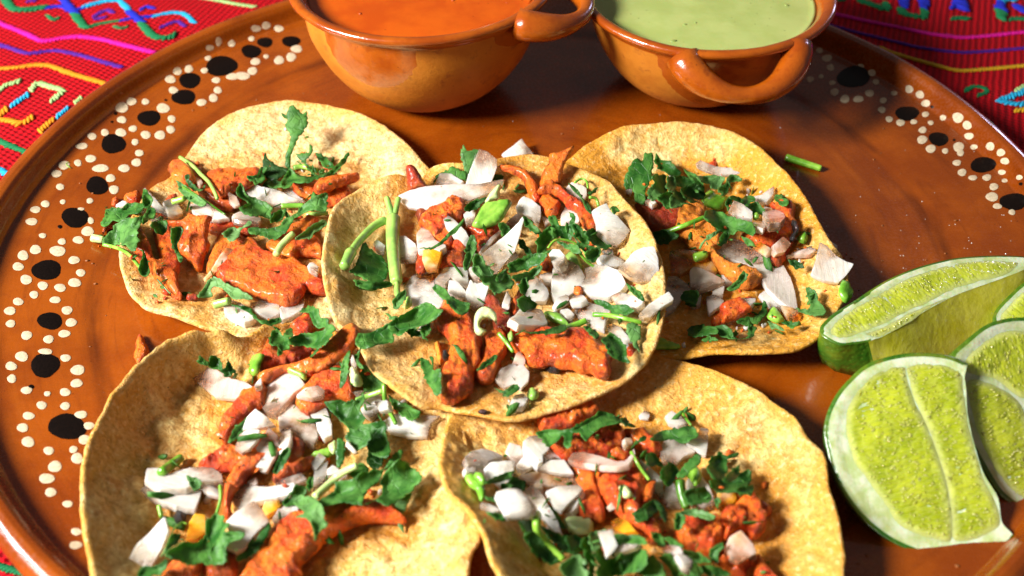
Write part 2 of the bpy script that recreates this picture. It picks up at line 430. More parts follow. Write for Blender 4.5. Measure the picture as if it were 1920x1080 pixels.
def m_cloth():
    t = NT('red_woven_cloth'); co = t.co(False)
    d = t.noise(co, 0.5, 3); n = t.noise(co, 0.4, 4, 0.6); n2 = t.noise(co, 14, 3, 0.7)
    def rib(rot, sc):
        mp = t.n.new('ShaderNodeMapping'); mp.inputs['Rotation'].default_value = (0, 0, rot); t.t.links.new(co, mp.inputs['Vector'])
        w = t.n.new('ShaderNodeTexWave'); w.inputs['Scale'].default_value = sc; w.inputs['Distortion'].default_value = 1.6; w.inputs['Detail'].default_value = 3; w.inputs['Detail Scale'].default_value = 1.5
        t.t.links.new(mp.outputs['Vector'], w.inputs['Vector']); return w.outputs['Fac']
    a, bb = rib(0.35, 0.95), rib(-1.0, 1.25)
    wv = t.math('ADD', t.math('MULTIPLY', a, 0.65), t.math('MULTIPLY', bb, 0.5))
    c = t.mix(t.ramp(wv, 0.2, 0.85), (0.22, 0.0006, 0.003), (0.50, 0.0015, 0.007))
    c = t.mix(t.ramp(n2, 0.5, 0.75, 0, 0.4), c, (0.58, 0.006, 0.010))
    nb = t.bump(t.math('ADD', wv, t.math('MULTIPLY', n2, 0.6)), 0.9, 0.10)
    return t.fin(Base_Color=c, Roughness=0.9, Normal=nb, Specular_IOR_Level=0.15)
def m_thread(name, col):
    return m_plain(name, col, 0.75, 22, 0.5, 0.03, 0.3, Specular_IOR_Level=0.2)
def m_pulp():
    t = NT('lime_pulp'); co = t.co(); n = t.noise(co, 0.8, 3); n2 = t.noise(co, 6, 3, 0.6); n3 = t.noise(co, 18, 3, 0.6)
    e = t.attr('edge', 'GEOMETRY'); ce = t.attr('cell', 'GEOMETRY')
    c = t.mix(t.ramp(n, 0.3, 0.7), (0.30, 0.37, 0.006), (0.48, 0.53, 0.025))
    c = t.mix(t.math('MULTIPLY', ce, 0.30), c, (0.62, 0.68, 0.15))
    c = t.mix(t.math('MULTIPLY', e, 0.75), c, (0.62, 0.68, 0.22))
    c = t.mix(t.ramp(n2, 0.60, 0.76, 0, 0.15), c, (0.70, 0.74, 0.28))
    nb = t.bump(n2, 0.25, 0.05)
    return t.fin(Base_Color=c, Roughness=t.ramp(n2, 0.35, 0.65, 0.10, 0.24), Normal=nb, Subsurface_Weight=0.8, Subsurface_Scale=0.008, Subsurface_Radius=(0.85, 1.0, 0.2), Specular_IOR_Level=0.6, Coat_Weight=0.5, Coat_Roughness=0.05)
def m_bead():
    t = NT('lime_glint_bead'); co = t.co(); n = t.noise(co, 2.0, 3)  # very glossy, for the beads added to glint on the cut limes
    c = t.mix(t.ramp(n, 0.3, 0.7), (0.42, 0.46, 0.02), (0.66, 0.69, 0.16))
    return t.fin(Base_Color=c, Roughness=0.05, Subsurface_Weight=0.6, Subsurface_Scale=0.004, Subsurface_Radius=(0.85, 1.0, 0.2), Specular_IOR_Level=0.8, Coat_Weight=1.0, Coat_Roughness=0.03)
def m_pulp_side():
    t = NT('lime_segment_wall'); co = t.co(); n = t.noise(co, 0.9, 4, 0.6); n2 = t.noise(co, 5, 4, 0.6)
    c = t.mix(t.ramp(n, 0.3, 0.7), (0.66, 0.62, 0.014), (0.82, 0.78, 0.11))
    c = t.mix(t.ramp(n2, 0.58, 0.75, 0, 0.4), c, (0.82, 0.84, 0.42))
    return t.fin(Base_Color=c, Roughness=0.22, Normal=t.bump(t.math('ADD', n2, n), 0.4, 0.06), Subsurface_Weight=0.6, Subsurface_Scale=0.004, Subsurface_Radius=(0.95, 1.0, 0.2), Coat_Weight=0.3, Coat_Roughness=0.1)
def m_pith():
    t = NT('lime_pith'); co = t.co(); n = t.noise(co, 1.6, 4, 0.6); n2 = t.noise(co, 9, 3)
    c = t.mix(t.ramp(n, 0.35, 0.65), (0.44, 0.52, 0.20), (0.64, 0.68, 0.48))
    return t.fin(Base_Color=c, Roughness=0.35, Normal=t.bump(n2, 0.4, 0.04), Subsurface_Weight=0.4, Subsurface_Scale=0.003)
def m_rind():
    t = NT('lime_rind'); co = t.co(); n = t.noise(co, 0.8, 4, 0.6); v = t.voronoi(co, 5.0)
    c = t.mix(t.ramp(n, 0.35, 0.68), (0.025, 0.11, 0.006), (0.12, 0.19, 0.010))
    c = t.mix(t.ramp(v, 0.0, 0.35, 0.35, 0), c, (0.20, 0.34, 0.04))
    c = t.mix(t.ramp(t.noise(co, 2.2, 4), 0.58, 0.72, 0, 0.6), c, (0.20, 0.15, 0.015))
    return t.fin(Base_Color=c, Roughness=0.30, Normal=t.bump(v, 0.35, 0.05), Coat_Weight=0.2, Coat_Roughness=0.2)
MAT = dict(tortilla=m_tortilla, meat=m_meat, onion=m_onion, leaf=m_leaf, stem=m_stem, clay=m_clay, bowl=m_bowl, cloth=m_cloth,
    pulp=m_pulp, bead=m_bead, pulp_side=m_pulp_side, pith=m_pith, rind=m_rind,
    white_slip=m_plain('white_slip_paint', (0.62, 0.50, 0.33), 0.42, 8, 0.5, 0.03, 0.16), black_slip=m_plain('black_slip_paint', (0.006, 0.003, 0.002), 0.30, 14, 0.4, 0.03, 0.3, Specular_IOR_Level=0.25),
    red_salsa=m_salsa('red_salsa', (0.46, 0.062, 0.002), (0.56, 0.092, 0.003)), green_salsa=m_salsa('green_salsa', (0.40, 0.47, 0.13), (0.47, 0.53, 0.17)),
    fleck_red_salsa=m_plain('chili_fleck', (0.50, 0.07, 0.006), 0.3), fleck_green_salsa=m_plain('herb_fleck', (0.33, 0.42, 0.10), 0.3), speck=m_plain('crumb_speck', (0.30, 0.09, 0.015), 0.5), droplet=m_plain('juice_droplet', (0.75, 0.72, 0.65), 0.06),
    pink=m_thread('pink_thread', (0.85, 0.01, 0.36)), purple=m_thread('purple_thread', (0.10, 0.015, 0.30)), orange=m_thread('orange_thread', (0.85, 0.30, 0.01)),
    green=m_thread('green_thread', (0.010, 0.20, 0.065)), mint=m_thread('mint_thread', (0.42, 0.66, 0.24)), sky=m_thread('light_blue_thread', (0.02, 0.43, 0.72)),
    blue=m_thread('blue_thread', (0.015, 0.025, 0.50)), yellow=m_thread('yellow_thread', (0.75, 0.42, 0.015)))
_ICO = np.array([[-.526, 0, .851], [.526, 0, .851], [-.526, 0, -.851], [.526, 0, -.851], [0, .851, .526], [0, .851, -.526], [0, -.851, .526], [0, -.851, -.526], [.851, .526, 0], [-.851, .526, 0], [.851, -.526, 0], [-.851, -.526, 0]])
_ICF = [(0, 4, 1), (0, 9, 4), (9, 5, 4), (4, 5, 8), (4, 8, 1), (8, 10, 1), (8, 3, 10), (5, 3, 8), (5, 2, 3), (2, 7, 3), (7, 10, 3), (7, 6, 10), (7, 11, 6), (11, 0, 6), (0, 1, 6), (6, 1, 10), (9, 0, 11), (9, 11, 2), (9, 2, 5), (7, 2, 11)]
# ------------------------------------------------------------------ the clay plate
PC = np.array([0.52, 2.72]); PA, PB = 22.2, 21.8
_PR = np.array([0.0, 0.72, 0.765, 0.79, 0.85, 0.92, 0.948, 0.955, 0.961, 0.968, 0.977, 0.986, 0.994, 1.0])
_PZ = np.array([0.0, 0.0, 0.02, 0.14, 0.36, 0.58, 0.66, 0.92, 1.34, 1.54, 1.61, 1.58, 1.48, 1.34])
def plate_z(x, y):
    r = np.hypot((x - PC[0]) / PA, (y - PC[1]) / PB)
    z = np.interp(r, _PR, _PZ)
    return np.where(r > 1.0, -0.7, z)
def hit(px, zf, z0=0.0, it=14):
    """first point where the pixel's ray meets the surface z = zf(x, y)"""
    px = np.atleast_2d(np.asarray(px, float)); d = ray(px)
    t0 = (2.2 - CAM[2]) / d[:, 2]; t1 = (-1.6 - CAM[2]) / d[:, 2]
    lo = np.zeros(len(px)); hi = np.ones(len(px)); found = np.zeros(len(px), bool)
    for s in np.linspace(0, 1, 120)[1:]:
        P = CAM + d * (t0 + (t1 - t0) * s)[:, None]
        under = (P[:, 2] <= zf(P[:, 0], P[:, 1])) & ~found
        hi[under] = s; found |= under; lo[~found] = s
    for k in range(16):
        m = (lo + hi) / 2; P = CAM + d * (t0 + (t1 - t0) * m)[:, None]
        u = P[:, 2] <= zf(P[:, 0], P[:, 1]); hi = np.where(u, m, hi); lo = np.where(u, lo, m)
    return CAM + d * (t0 + (t1 - t0) * hi)[:, None]
def cloth_z(x, y):
    p = np.stack([x, y, 0 * x], -1)
    far = smooth(np.hypot((x - PC[0]) / PA, (y - PC[1]) / PB), 1.0, 1.25)
    return -0.72 + far * (0.35 * noise(p, 0.11, 3) + 0.14 * noise(p, 0.33, 5))
# tablecloth
gx, gy = np.meshgrid(np.linspace(-52, 52, 261), np.linspace(-34, 66, 251))
cz = cloth_z(gx.ravel(), gy.ravel())
V = np.stack([gx.ravel(), gy.ravel(), cz], -1); nx, ny = gx.shape[1], gx.shape[0]
F = [(j * nx + i, j * nx + i + 1, (j + 1) * nx + i + 1, (j + 1) * nx + i) for j in range(ny - 1) for i in range(nx - 1)]
cloth = tag(mesh_obj('tablecloth', V, F, 'cloth', origin=(0, 0, -0.72)), 'red woven tablecloth with bright embroidered stripes under the plate', None, None, 'structure')
def stitches(name, path, w_px, mat):
    P = np.asarray(path, float); P = catmull(P, 3.0, False, 0.4)
    Q = hit(P, cloth_z, -0.7)
    Q[:, 2] = cloth_z(Q[:, 0], Q[:, 1])
    L = np.r_[0, np.cumsum(np.linalg.norm(np.diff(Q, axis=0), axis=1))]
    wcm = w_px / FPX * np.linalg.norm(Q[len(Q) // 2] - CAM)
    s = np.arange(0, L[-1] + 1e-6, wcm * 0.46)
    C = np.stack([np.interp(s, L, Q[:, k]) for k in range(3)], -1)
    T = np.gradient(C, axis=0) if len(C) > 1 else np.array([[1.0, 0, 0]]); T[:, 2] = 0; T /= np.linalg.norm(T, axis=1)[:, None] + 1e-9
    parts = []
    th = np.linspace(0, 2 * np.pi, 7, endpoint=False)
    for c, tt in zip(C, T):
        a = 0.75 + rng.uniform(-.2, .2)
        d = np.array([tt[0] * math.cos(a) - tt[1] * math.sin(a), tt[0] * math.sin(a) + tt[1] * math.cos(a), 0]); e = np.array([-d[1], d[0], 0])
        l, b, h = wcm * 0.60 * rng.uniform(.8, 1.15), wcm * 0.22, wcm * 0.20
        rows = []
        for u, k in ((-1, 0.25), (-0.6, 0.85), (0, 1.0), (0.6, 0.85), (1, 0.25)):
            rows.append(c + d * u * l + np.outer(np.cos(th) * b * k, e) + np.outer(np.sin(th) * h * k, (0, 0, 1)) + np.array([0, 0, h * 0.5]))
        v = np.concatenate(rows); n = 7; f = [(i * n + j, i * n + (j + 1) % n, (i + 1) * n + (j + 1) % n, (i + 1) * n + j) for i in range(4) for j in range(n)]
        f += [tuple(range(n))[::-1], tuple(range(4 * n, 5 * n))]
        parts.append((v, f))
    V, F = join(parts)
    return mesh_obj(name, V, F, mat, cloth)
EMB = [
 ('embroidered_stripe', 'pink', 10, [(-40,30),(0,45),(25,55),(50,65),(75,77),(95,77),(120,72),(150,70),(190,75),(230,85),(290,100)]),
 ('embroidered_stripe', 'purple', 9, [(-40,70),(0,85),(25,93),(50,101),(75,99),(105,96),(140,102),(180,113),(230,128)]),
 ('embroidered_stripe', 'orange', 10, [(-40,132),(0,130),(30,128),(65,123),(95,125),(130,138),(160,147),(205,160)]),
 ('embroidered_stripe', 'green', 12, [(-30,250),(0,265),(20,275),(60,290)]),
 ('embroidered_stripe', 'sky', 12, [(-20,312),(0,320),(30,334)]),
 ('embroidered_stripe', 'mint', 8, [(330,-10),(400,0),(440,8),(480,14)]),
 ('embroidered_zigzag', 'green', 14, [(5,-8),(22,16),(45,20),(90,15)]), ('embroidered_zigzag', 'blue', 9, [(90,15),(115,13),(135,21),(160,14)]),
 ('embroidered_zigzag', 'blue', 14, [(112,-8),(125,8),(142,28)]), ('embroidered_zigzag', 'green', 15, [(142,30),(150,42),(160,53)]),
 ('embroidered_zigzag', 'green', 8, [(160,53),(190,45),(228,39)]), ('embroidered_zigzag', 'blue', 8, [(228,39),(255,34),(290,31)]),
 ('embroidered_zigzag', 'sky', 11, [(160,13),(195,4),(222,2),(236,14),(244,24)]), ('embroidered_zigzag', 'blue', 14, [(244,24),(258,36),(266,44)]),
 ('embroidered_zigzag', 'green', 14, [(266,46),(278,60),(290,70),(312,73),(332,65)]), ('embroidered_zigzag', 'sky', 9, [(290,31),(318,25),(342,26),(355,34),(364,44)]),
 ('embroidered_diamond', 'purple', 9, [(176,32),(190,24),(204,20),(212,26)]), ('embroidered_diamond', 'purple', 8, [(182,36),(200,33)]),
 ('embroidered_diamond', 'blue', 8, [(264,19),(276,13),(288,17)]), ('embroidered_diamond', 'purple', 8, [(302,52),(318,45),(334,41),(346,50)]),
 ('embroidered_diamond', 'green', 8, [(90,30),(100,38),(112,34)]), ('embroidered_diamond', 'green', 7, [(216,50),(226,54),(242,50)]), ('embroidered_diamond', 'purple', 8, [(56,3),(70,2)]),
 ('embroidered_hook', 'mint', 11, [(97,190),(108,181),(117,171),(95,164),(70,157),(62,166),(57,172)]), ('embroidered_hook', 'sky', 12, [(52,179),(36,190),(20,201)]),
 ('embroidered_hook', 'orange', 13, [(12,206),(2,215),(-4,224),(20,228),(40,233),(54,226),(65,218)]), ('embroidered_hook', 'mint', 11, [(-10,180),(10,162),(38,153)]),
 ('embroidered_hook', 'sky', 11, [(127,204),(116,213),(105,222)]), ('embroidered_hook', 'orange', 12, [(100,226),(86,237),(74,249)]), ('embroidered_hook', 'mint', 9, [(152,184),(138,196)]),
 ('embroidered_stripe', 'pink', 9, [(1540,18),(1558,25),(1607,37),(1682,52),(1735,63),(1780,69),(1818,71),(1920,61),(1990,52)]),
 ('embroidered_stripe', 'purple', 8, [(1530,38),(1547,45),(1607,62),(1682,80),(1724,90),(1807,99),(1920,91),(1990,82)]),
 ('embroidered_stripe', 'yellow', 9, [(1650,90),(1673,100),(1724,115),(1784,131),(1818,133),(1920,124),(1990,116)]),
 ('embroidered_letter', 'green', 11, [(1570,-2),(1582,4)]), ('embroidered_letter', 'green', 11, [(1610,-4),(1612,2),(1640,12),(1660,19),(1662,6)]),
 ('embroidered_letter', 'blue', 13, [(1694,-8),(1694,14)]), ('embroidered_letter', 'blue', 13, [(1731,-8),(1731,16)]), ('embroidered_letter', 'green', 11, [(1690,19),(1696,28),(1714,31),(1730,34),(1733,22)]),
 ('embroidered_letter', 'blue', 18, [(1800,-10),(1800,6),(1800,22)]), ('embroidered_letter', 'blue', 14, [(1788,14),(1816,12)]), ('embroidered_letter', 'green', 9, [(1786,36),(1802,35),(1820,38)]),
 ('embroidered_letter', 'sky', 14, [(1877,-8),(1876,6)]), ('embroidered_letter', 'blue', 14, [(1876,8),(1876,22)]), ('embroidered_letter', 'green', 14, [(1876,25),(1877,40)]),
 ('embroidered_letter', 'green', 9, [(1896,37),(1912,36),(1935,40)]), ('embroidered_letter', 'sky', 9, [(1880,-2),(1905,2)]), ('embroidered_letter', 'blue', 12, [(1908,14),(1922,26)]),
 ('embroidered_loop', 'green', 9, [(1810,171),(1825,163),(1844,166),(1849,174),(1832,180)]),
 ('embroidered_leaf', 'sky', 10, [(1874,189),(1895,182),(1930,168)]), ('embroidered_leaf', 'sky', 10, [(1874,190),(1900,196),(1935,196)]), ('embroidered_leaf', 'mint', 9, [(1905,172),(1930,158)]), ('embroidered_leaf', 'yellow', 9, [(1905,208),(1935,206)]),
 ('embroidered_stripe', 'green', 12, [(-30,1048),(0,1062),(30,1072),(60,1082)]),
]
for nm, mt, w, pts in EMB: stitches(nm, pts, w * (1.6 if 'letter' in nm or 'leaf' in nm else 1.3), mt)

# plate body: top from the profile, then the outer wall and the foot
prof = []
for r in np.concatenate([np.linspace(0.02, 0.70, 26), np.linspace(0.715, 0.94, 40), np.linspace(0.9415, 1.0, 44)]):
    prof.append((r, float(np.interp(r, _PR, _PZ))))
pz = np.array([p[1] for p in prof]); k = np.ones(3) / 3
pz[3:-3] = np.convolve(np.pad(pz, 1, 'edge'), k, 'valid')[3:-3]
prof = [(p[0], z) for p, z in zip(prof, pz)]
prof += [(1.004, 1.20), (1.004, 1.08), (0.996, 0.95), (0.965, 0.70), (0.92, 0.38), (0.85, 0.0), (0.78, -0.45), (0.74, -0.70), (0.68, -0.70), (0.60, -0.40), (0.02, -0.35)]
V, F = rev(prof, 320, PC[0], PC[1], PA, PB)
n0 = len(V); V = np.vstack([V, [[PC[0], PC[1], 0.0], [PC[0], PC[1], -0.35]]])
F += [(n0, j, (j + 1) % 320) for j in range(320)]
b0 = (len(prof) - 1) * 320
F += [(n0 + 1, b0 + (j + 1) % 320, b0 + j) for j in range(320)]
rr = np.hypot((V[:, 0] - PC[0]) / PA, (V[:, 1] - PC[1]) / PB)
wob = smooth(rr, 0.75, 1.0)
V[:, 2] += wob * 0.05 * fbm(V * [1, 1, 0], 0.22, 3, 2) + 0.012 * fbm(V * [1, 1, 0], 0.9, 2, 9) * (rr < 0.99)
F = [tuple(reversed(f)) for f in F]
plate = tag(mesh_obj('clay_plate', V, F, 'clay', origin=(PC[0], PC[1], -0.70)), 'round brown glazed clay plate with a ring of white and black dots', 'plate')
def dot(px, py, rx, ry, mat, big):
    n = 20; t = np.linspace(0, 2 * np.pi, n, endpoint=False)
    ph = rng.uniform(0, 6.28, 3)
    wv = 1 + 0.05 * np.cos(2 * t + ph[0]) + 0.04 * np.cos(3 * t + ph[1]) + rng.uniform(-.025, .025, n)
    o = np.stack([px + rx * wv * np.cos(t), py + ry * wv * np.sin(t)], -1)
    i1 = np.array([px, py]) + (o - [px, py]) * 0.80
    pts = np.vstack([o, i1, [[px, py]]])
    Q = hit(pts, plate_z, 0.6)
    Q[:n, 2] += 0.002; Q[n:2 * n, 2] += 0.013 if not big else 0.016; Q[2 * n, 2] += 0.012 if not big else 0.020
    Q[:, 2] += 0.03 * 0
    # follow the uneven glaze under it
    Q[:, 2] += smooth(np.hypot((Q[:, 0] - PC[0]) / PA, (Q[:, 1] - PC[1]) / PB), 0.75, 1.0) * 0.05 * fbm(Q * [1, 1, 0], 0.22, 3, 2) + 0.012 * fbm(Q * [1, 1, 0], 0.9, 2, 9) + 0.012
    F = [(j, n + j, n + (j + 1) % n, (j + 1) % n) for j in range(n)] + [(n + j, 2 * n, n + (j + 1) % n) for j in range(n)]
    mesh_obj('black_dot' if big else 'white_dot', Q, F, mat, plate)
def dots(txt, ox, oy, s, rx, ry, mat, big):
    for w in txt.split():
        q = [float(k) for k in w.split(',')]
        a, b = (q[2], q[3]) if len(q) > 2 else (rx * rng.uniform(.86, 1.14), ry * rng.uniform(.88, 1.12))
        f_ = 1.0 if big else rng.uniform(0.78, 1.04)
        dot(ox + q[0] / s, oy + q[1] / s, a / s * f_, b / s * f_, mat, big)
dots('1440,160 1497,143 1567,160 1414,217,18,14 1303,245 1230,235,24,32 1180,270 1170,328,20,15 1150,397,20,15 1062,389 998,402 958,447 975,508 1215,452 1225,508 1200,552 1133,577 1310,432,40,20 1365,428,42,24 1420,400 1437,347 1497,318,18,15 1570,340 1637,322 1667,275 685,607,33,30 740,573 818,573 917,610,38,27 966,670 960,730 900,762,36,27 820,760 748,725,24,18 685,675 680,747 590,747 518,768 460,822,36,18 510,893 438,917 360,930 318,978 338,1052 565,947,55,26 698,947 768,915 784,862 760,800 622,1003 640,1065',
     0, 0, 3, 28, 22, 'white_slip', False)
dots('628,45 305,138,24,18 318,213,18,15 230,224,22,19 180,253 160,313 216,384,20,15 314,414,22,16 397,406 455,207,20,16 578,157 444,362 460,308,18,20 410,250,20,10 292,462,38,27 180,455 117,484 92,540 132,606 217,637 305,648 378,622,35,26 409,572 375,508 172,682 280,709 340,762 361,824 326,880 246,908 135,888 54,829 50,764 92,717 230,970,40,18 110,995,37,28 332,1003',
     0, 300, 2.7, 30, 22, 'white_slip', False)
dots('57,18,32,24 60,82 135,140 240,157,20,15 330,150 388,105,36,24 393,38,36,26 211,216 330,220 145,270,34,24 115,330,36,26 142,402,34,27 247,446 278,526,35,28 237,587,37,26 257,657,34,25 343,716,30,18 387,856 383,924 410,264,33,22 450,320 428,390 372,440 390,485,32,34',
     0, 680, 2.7, 29, 21, 'white_slip', False)
dots('995,203 1043,217 1075,250 1090,290 937,222,18,12 912,303 953,333 1003,340 1050,328,14,11 1098,355,16,12 1108,395 1152,425 1210,425 1258,400 1285,352 1267,313 1218,290 1316,432,15,12 1362,401,14,11 1427,385,20,19 1473,408,22,20 1498,445 1497,491,15,12 1520,527,13,11 1447,523,16,12 1390,527 1342,512 1310,472 1572,506,14,12 1636,505,24,21 1676,537,25,23 1684,583,22,17 1485,558,17,14 1483,600,23,18 1520,638 1582,647 1640,630,26,22 1648,655,15,16 1705,630,18,13 1775,627,22,20 1820,655,24,20 1837,692 1824,740,19,14 1836,776,13,10 1760,762,23,17 1700,763 1654,740 1632,698 1790,802 1782,845,26,20 1805,885 1899,762,15,12 1868,910',
     1080, 0, 2.2857, 20, 16, 'white_slip', False)
dots('1637,232,50,32 1490,237,42,30 1412,288,57,37 1245,372,93,55 1067,453,63,42 1033,547,65,45 838,665,63,45 637,810,73,52 932,563,9,6 650,640,10,9 630,687,8,7', 0, 0, 3, 1, 1, 'black_slip', True)
dots('492,130,57,45 380,292,70,50 303,338,12,9 235,558,77,50 252,815,62,45 228,1040,75,60', 0, 300, 2.7, 1, 1, 'black_slip', True)
dots('340,325,98,65 158,122,14,11', 0, 680, 2.7, 1, 1, 'black_slip', True)
dots('940,258,46,30 1190,330,72,46 1418,487,49,32 1525,460,8,6 1553,596,42,30 1620,600,6,5 1744,707,55,34 1875,865,57,38 1905,790,9,7', 1080, 0, 2.2857, 1, 1, 'black_slip', True)

# ------------------------------------------------------------------ the two sauce bowls
def bowl(cx, cy, H, R, label, lobes, handles, salsa_label, salsa_mat, fillz):
    root = tag(empty('clay_bowl', (cx, cy, 0)), label, 'bowl')
    ro = R
    P = [(0.0, 0.06), (0.16, 0.05), (0.30, 0.06), (0.40, 0.14), (0.50, 0.40), (0.60, 0.85), (0.70, 1.50), (0.78, 2.25), (0.845, 3.1), (0.885, 3.9), (0.905, H - 0.72), (0.925, H - 0.50),
         (0.975, H - 0.36), (1.0, H - 0.20), (1.0, H - 0.06), (0.985, H + 0.03), (0.955, H + 0.05), (0.925, H - 0.02), (0.90, H - 0.16), (0.872, H - 0.42), (0.855, H - 0.75), (0.80, 3.0), (0.70, 1.9), (0.5, 0.9), (0.2, 0.5), (0.0, 0.45)]
    P = [(max(a, 0.004) * ro, b) for a, b in P]
    P = catmull(np.array(P), 0.16, False, 0.45); P[:, 0] = np.maximum(P[:, 0], 0.01)
    V, F = rev(P.tolist(), 160, cx, cy)
    th = np.arctan2(V[:, 1] - cy, V[:, 0] - cx)
    V[:, :2] += (V[:, :2] - [cx, cy]) * (0.012 * np.cos(2 * th + lobes[0][1]) + 0.008 * np.cos(3 * th))[:, None]
    V += 0.02 * np.stack([fbm(V, 0.8, 2, 1), fbm(V, 0.8, 2, 2), fbm(V, 0.8, 2, 3)], -1)
    o = mesh_obj('body', V, [tuple(reversed(f)) for f in F], 'bowl', root)
    z = V[:, 2]; edge = H - 0.75 + 0 * th
    for (a0, wd, dp) in [(l[0], l[1], l[2]) for l in lobes[1:]]:
        dt = np.abs((th - a0 + np.pi) % (2 * np.pi) - np.pi)
        edge = np.minimum(edge, H - 0.75 - dp * np.sqrt(np.clip(1 - (dt / wd) ** 2, 0, 1)))
    inner = np.hypot(V[:, 0] - cx, V[:, 1] - cy) < 0.0
    g = smooth(z - edge, -0.12, 0.12)
    lowdark = smooth(z, 0.9, 0.3) * 0.0
    at = o.data.attributes.new('glaze', 'FLOAT', 'POINT'); at.data.foreach_set('value', np.clip(g + lowdark, 0, 1).astype(np.float32))
    for a0, spread, out, drop, rad in handles:
        n = 26; s = np.linspace(0, 1, n)
        ang = a0 + (s - 0.5) * 2 * spread
        bul = np.sin(np.pi * s) ** 0.75
        rr_ = ro * 0.95 + out * bul
        path = np.stack([cx + rr_ * np.cos(ang), cy + rr_ * np.sin(ang), H - 0.42 - drop * bul], -1)
        rads = rad * (1.0 + 0.28 * np.cos(2 * np.pi * s) + 0.06 * np.cos(9 * s))
        V2, F2 = tube(path, rads, 18)
        V2 = V2 + 0.03 * np.stack([fbm(V2, 1.2, 2, 1), fbm(V2, 1.2, 2, 2), fbm(V2, 1.2, 2, 3)], -1)
        h = mesh_obj('handle', V2, F2, 'bowl', root)
        at = h.data.attributes.new('glaze', 'FLOAT', 'POINT'); at.data.foreach_set('value', np.ones(len(V2), np.float32))
    # sauce
    ri = ro * np.interp(fillz, [3.0, H - 0.75, H - 0.42, H - 0.16], [0.80, 0.855, 0.872, 0.90]) + 0.03
    rows = [(max(0.01, ri * k), fillz + 0.0 + (0.05 * smooth(np.array(k), 0.94, 1.0))) for k in np.linspace(0, 1, 40)] + [(ri * 0.97, fillz - 0.4), (0.01, fillz - 0.5)]
    V3, F3 = rev(rows, 96, cx, cy)
    V3[:, 2] += 0.02 * fbm(V3, 0.6, 3, 4)
    nm = 'red_salsa' if salsa_mat == 'red_salsa' else 'green_salsa'
    so = tag(mesh_obj(nm, V3, [tuple(reversed(f)) for f in F3], salsa_mat), salsa_label, 'salsa')
    for k in range(9):
        a_, q_ = rng.uniform(0, 6.28), ri * math.sqrt(rng.uniform(0.02, 0.9)); s_ = rng.uniform(0.04, 0.10)
        v = _ICO * [s_ * rng.uniform(1, 2), s_, s_ * 0.35]; ca, sa = math.cos(a_ * 3), math.sin(a_ * 3)
        v = np.stack([v[:, 0] * ca - v[:, 1] * sa, v[:, 0] * sa + v[:, 1] * ca, v[:, 2]], -1) + [cx + q_ * math.cos(a_), cy + q_ * math.sin(a_), fillz + 0.015]
        mesh_obj('fleck', v, _ICF, 'fleck_' + salsa_mat, so)
    return root
d2 = math.radians
bowl(-4.21, 14.72, 5.88, 6.08, 'small orange clay bowl filled with orange red salsa', [(0, 0.4), (d2(-112), 0.42, 2.3), (d2(-20), 0.55, 1.2), (d2(60), 0.6, 2.0)],
     [(d2(-16), 0.42, 2.0, 0.35, 0.52)], 'smooth orange red salsa in the clay bowl', 'red_salsa', 5.1)
bowl(8.93, 15.15, 5.01, 6.02, 'small orange clay bowl filled with pale green salsa', [(0, 1.7), (d2(-75), 0.75, 3.4), (d2(20), 0.7, 2.5)],
     [(d2(-79), 0.47, 1.25, 1.05, 0.56)], 'creamy pale green salsa in the clay bowl', 'green_salsa', 4.42)

